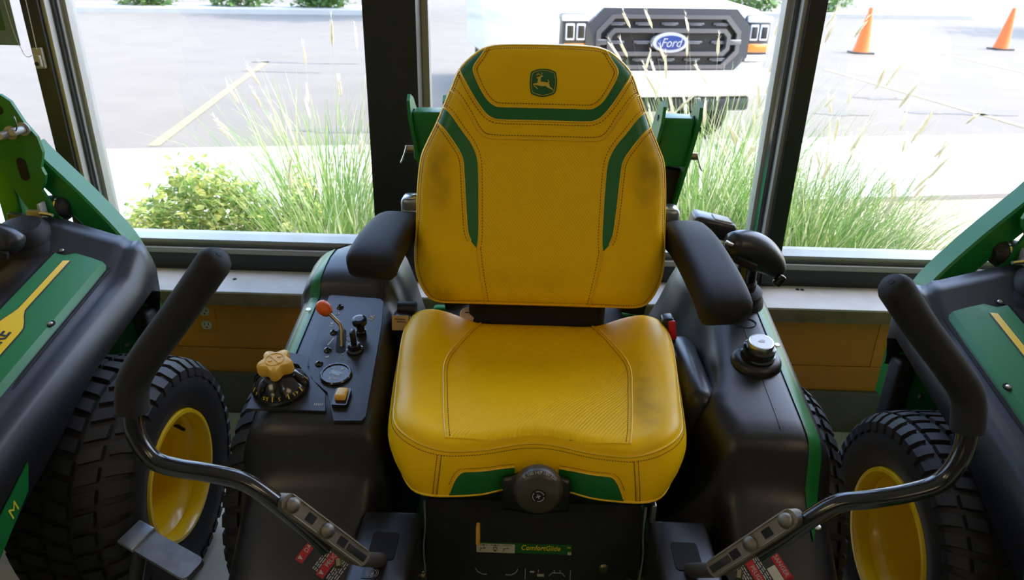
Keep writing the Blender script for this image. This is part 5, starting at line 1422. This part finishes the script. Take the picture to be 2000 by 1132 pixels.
        MB().tube([Q(s * .352, 1.76, .890), Q(s * .388, 1.752, .888)], [.007, .004], 12).build('latch_pin', 'steel', lo_)
        MB().rbox(Q(s * .31, 1.785, .858), (.13, .02, .03), .004, Matrix.Rotation(R(8 * s * sx), 3, 'Y')).build('latch_bar', 'sheet_black', lo_)
        fcap = MB().tube([Q(s * .335, 1.82, .888), Q(s * .36, 1.82, .888), Q(s * .385, 1.818, .884), Q(s * .398, 1.817, .882)], [.030, .034, .033, .020], 24).build('fuel_cap', 'rubber', root)
        MB().tube([Q(s * .366, 1.82, .8875), Q(s * .371, 1.82, .887)], .0348, 24).build('cap_band', 'chrome', fcap)
        # joystick / filler boot on the fender deck
        JB = frame(Q(s * .340, 1.70, zt(1.70) + .03), (1, 0, 0), (0, 1, .23))
        MB().lathe([(.092, -.02), (.088, .006), (.075, .018), (.066, .024), (.062, .048), (.050, .062), (.03, .066), (.0, .066)], JB, 36).build('joystick_boot', 'plastic_pad', root)
        jp = catmull([Q(s * .30, 1.57, .890), Q(s * .34, 1.575, .895), Q(s * .38, 1.58, .882), Q(s * .405, 1.58, .858)], 16)
        jh = MB().tube(jp, [.010, .026] + [.034] * 12 + [.028, .014], 22).build('joystick_head', 'plastic_smooth', root, ang=70)
        MB().rbox(Q(s * .375, 1.548, .862), (.05, .014, .022), .005, Matrix.Rotation(R(20 * s * sx), 3, 'Y')).build('joystick_recess', 'void_black', jh)
        # rear frame plate, bumper
        rp = MB().prism([(sx * s * x, z) for x, z in ((.30, .34), (.565, .34), (.555, .46), (.53, .60), (.50, .68), (.30, .68))], frame((cx, 1.80 + dy, 0), (1, 0, 0), (0, 0, 1)), .012).build('side_frame', 'green_paint', root, ang=25)
        MB().prism([(sx * s * x, z) for x, z in ((.30, .36), (.535, .36), (.528, .50), (.30, .58))], frame((cx, 1.788 + dy, 0), (1, 0, 0), (0, 0, 1)), .006).build('frame_cover', 'green_paint', rp, ang=20)
        for (x, z) in ((.49, .495), (.43, .40)): MB().lathe([(0, .007), (.006, .006), (.009, 0)], frame(Q(s * x, 1.780, z), (1, 0, 0), (0, 0, 1)), 6).build('bolt', 'steel', rp)
        MB().tube([Q(s * .455, 1.786, .60), Q(s * .455, 1.784, .60)], .026, 24).build('frame_hole', 'void_black', rp)
        MB().rbox(Q(s * .548, 1.80, .50), (.045, .06, .20), .012).build('bumper', 'rubber', root)
        # steering levers folded in towards the operator
        MB().tube(catmull([Q(s * .30, .92, .50), Q(s * .30, .90, .70), Q(s * .27, .88, .82), Q(s * .10, .84, .86)], 30), .0145, 12).build('steering_lever', 'tube_black', root)
    return root, Q, vis
left, QL, fL = side_mower('zero-turn mower on the left, cut by the frame, with yellow stripe ending in letter E', -1.62, 1, 0, 0, .78)
right, QR, fR = side_mower('zero-turn mower on the right, cut by the frame, its tire having small square tread blocks', 1.54, -1, -.15, 1, .70)
# worn foot pedal standing out beside the left mower's rear wheel
PM = frame((-.735, 1.115, .385), V((.20, -.105, .0)), V((.09, .17, .05)))
pd = MB().prism([(p[0], p[1]) for p in rrect(.185, .052, .014, 5, .01, 0)], PM, .014, -.014).build('foot_pedal', 'pedal_steel', left, ang=30)
MB().rbox(PM @ V((-.078, 0, .0015)), (.05, .060, .012), .003, PM).build('pedal_sleeve', 'pedal_steel', pd)
MB().tube([PM @ V((-.06, -.01, -.01)), (-.80, 1.06, .24), (-.98, 1.00, .20), (-1.25, .98, .20)], .016, 10).build('pedal_arm', 'sheet_black', pd)
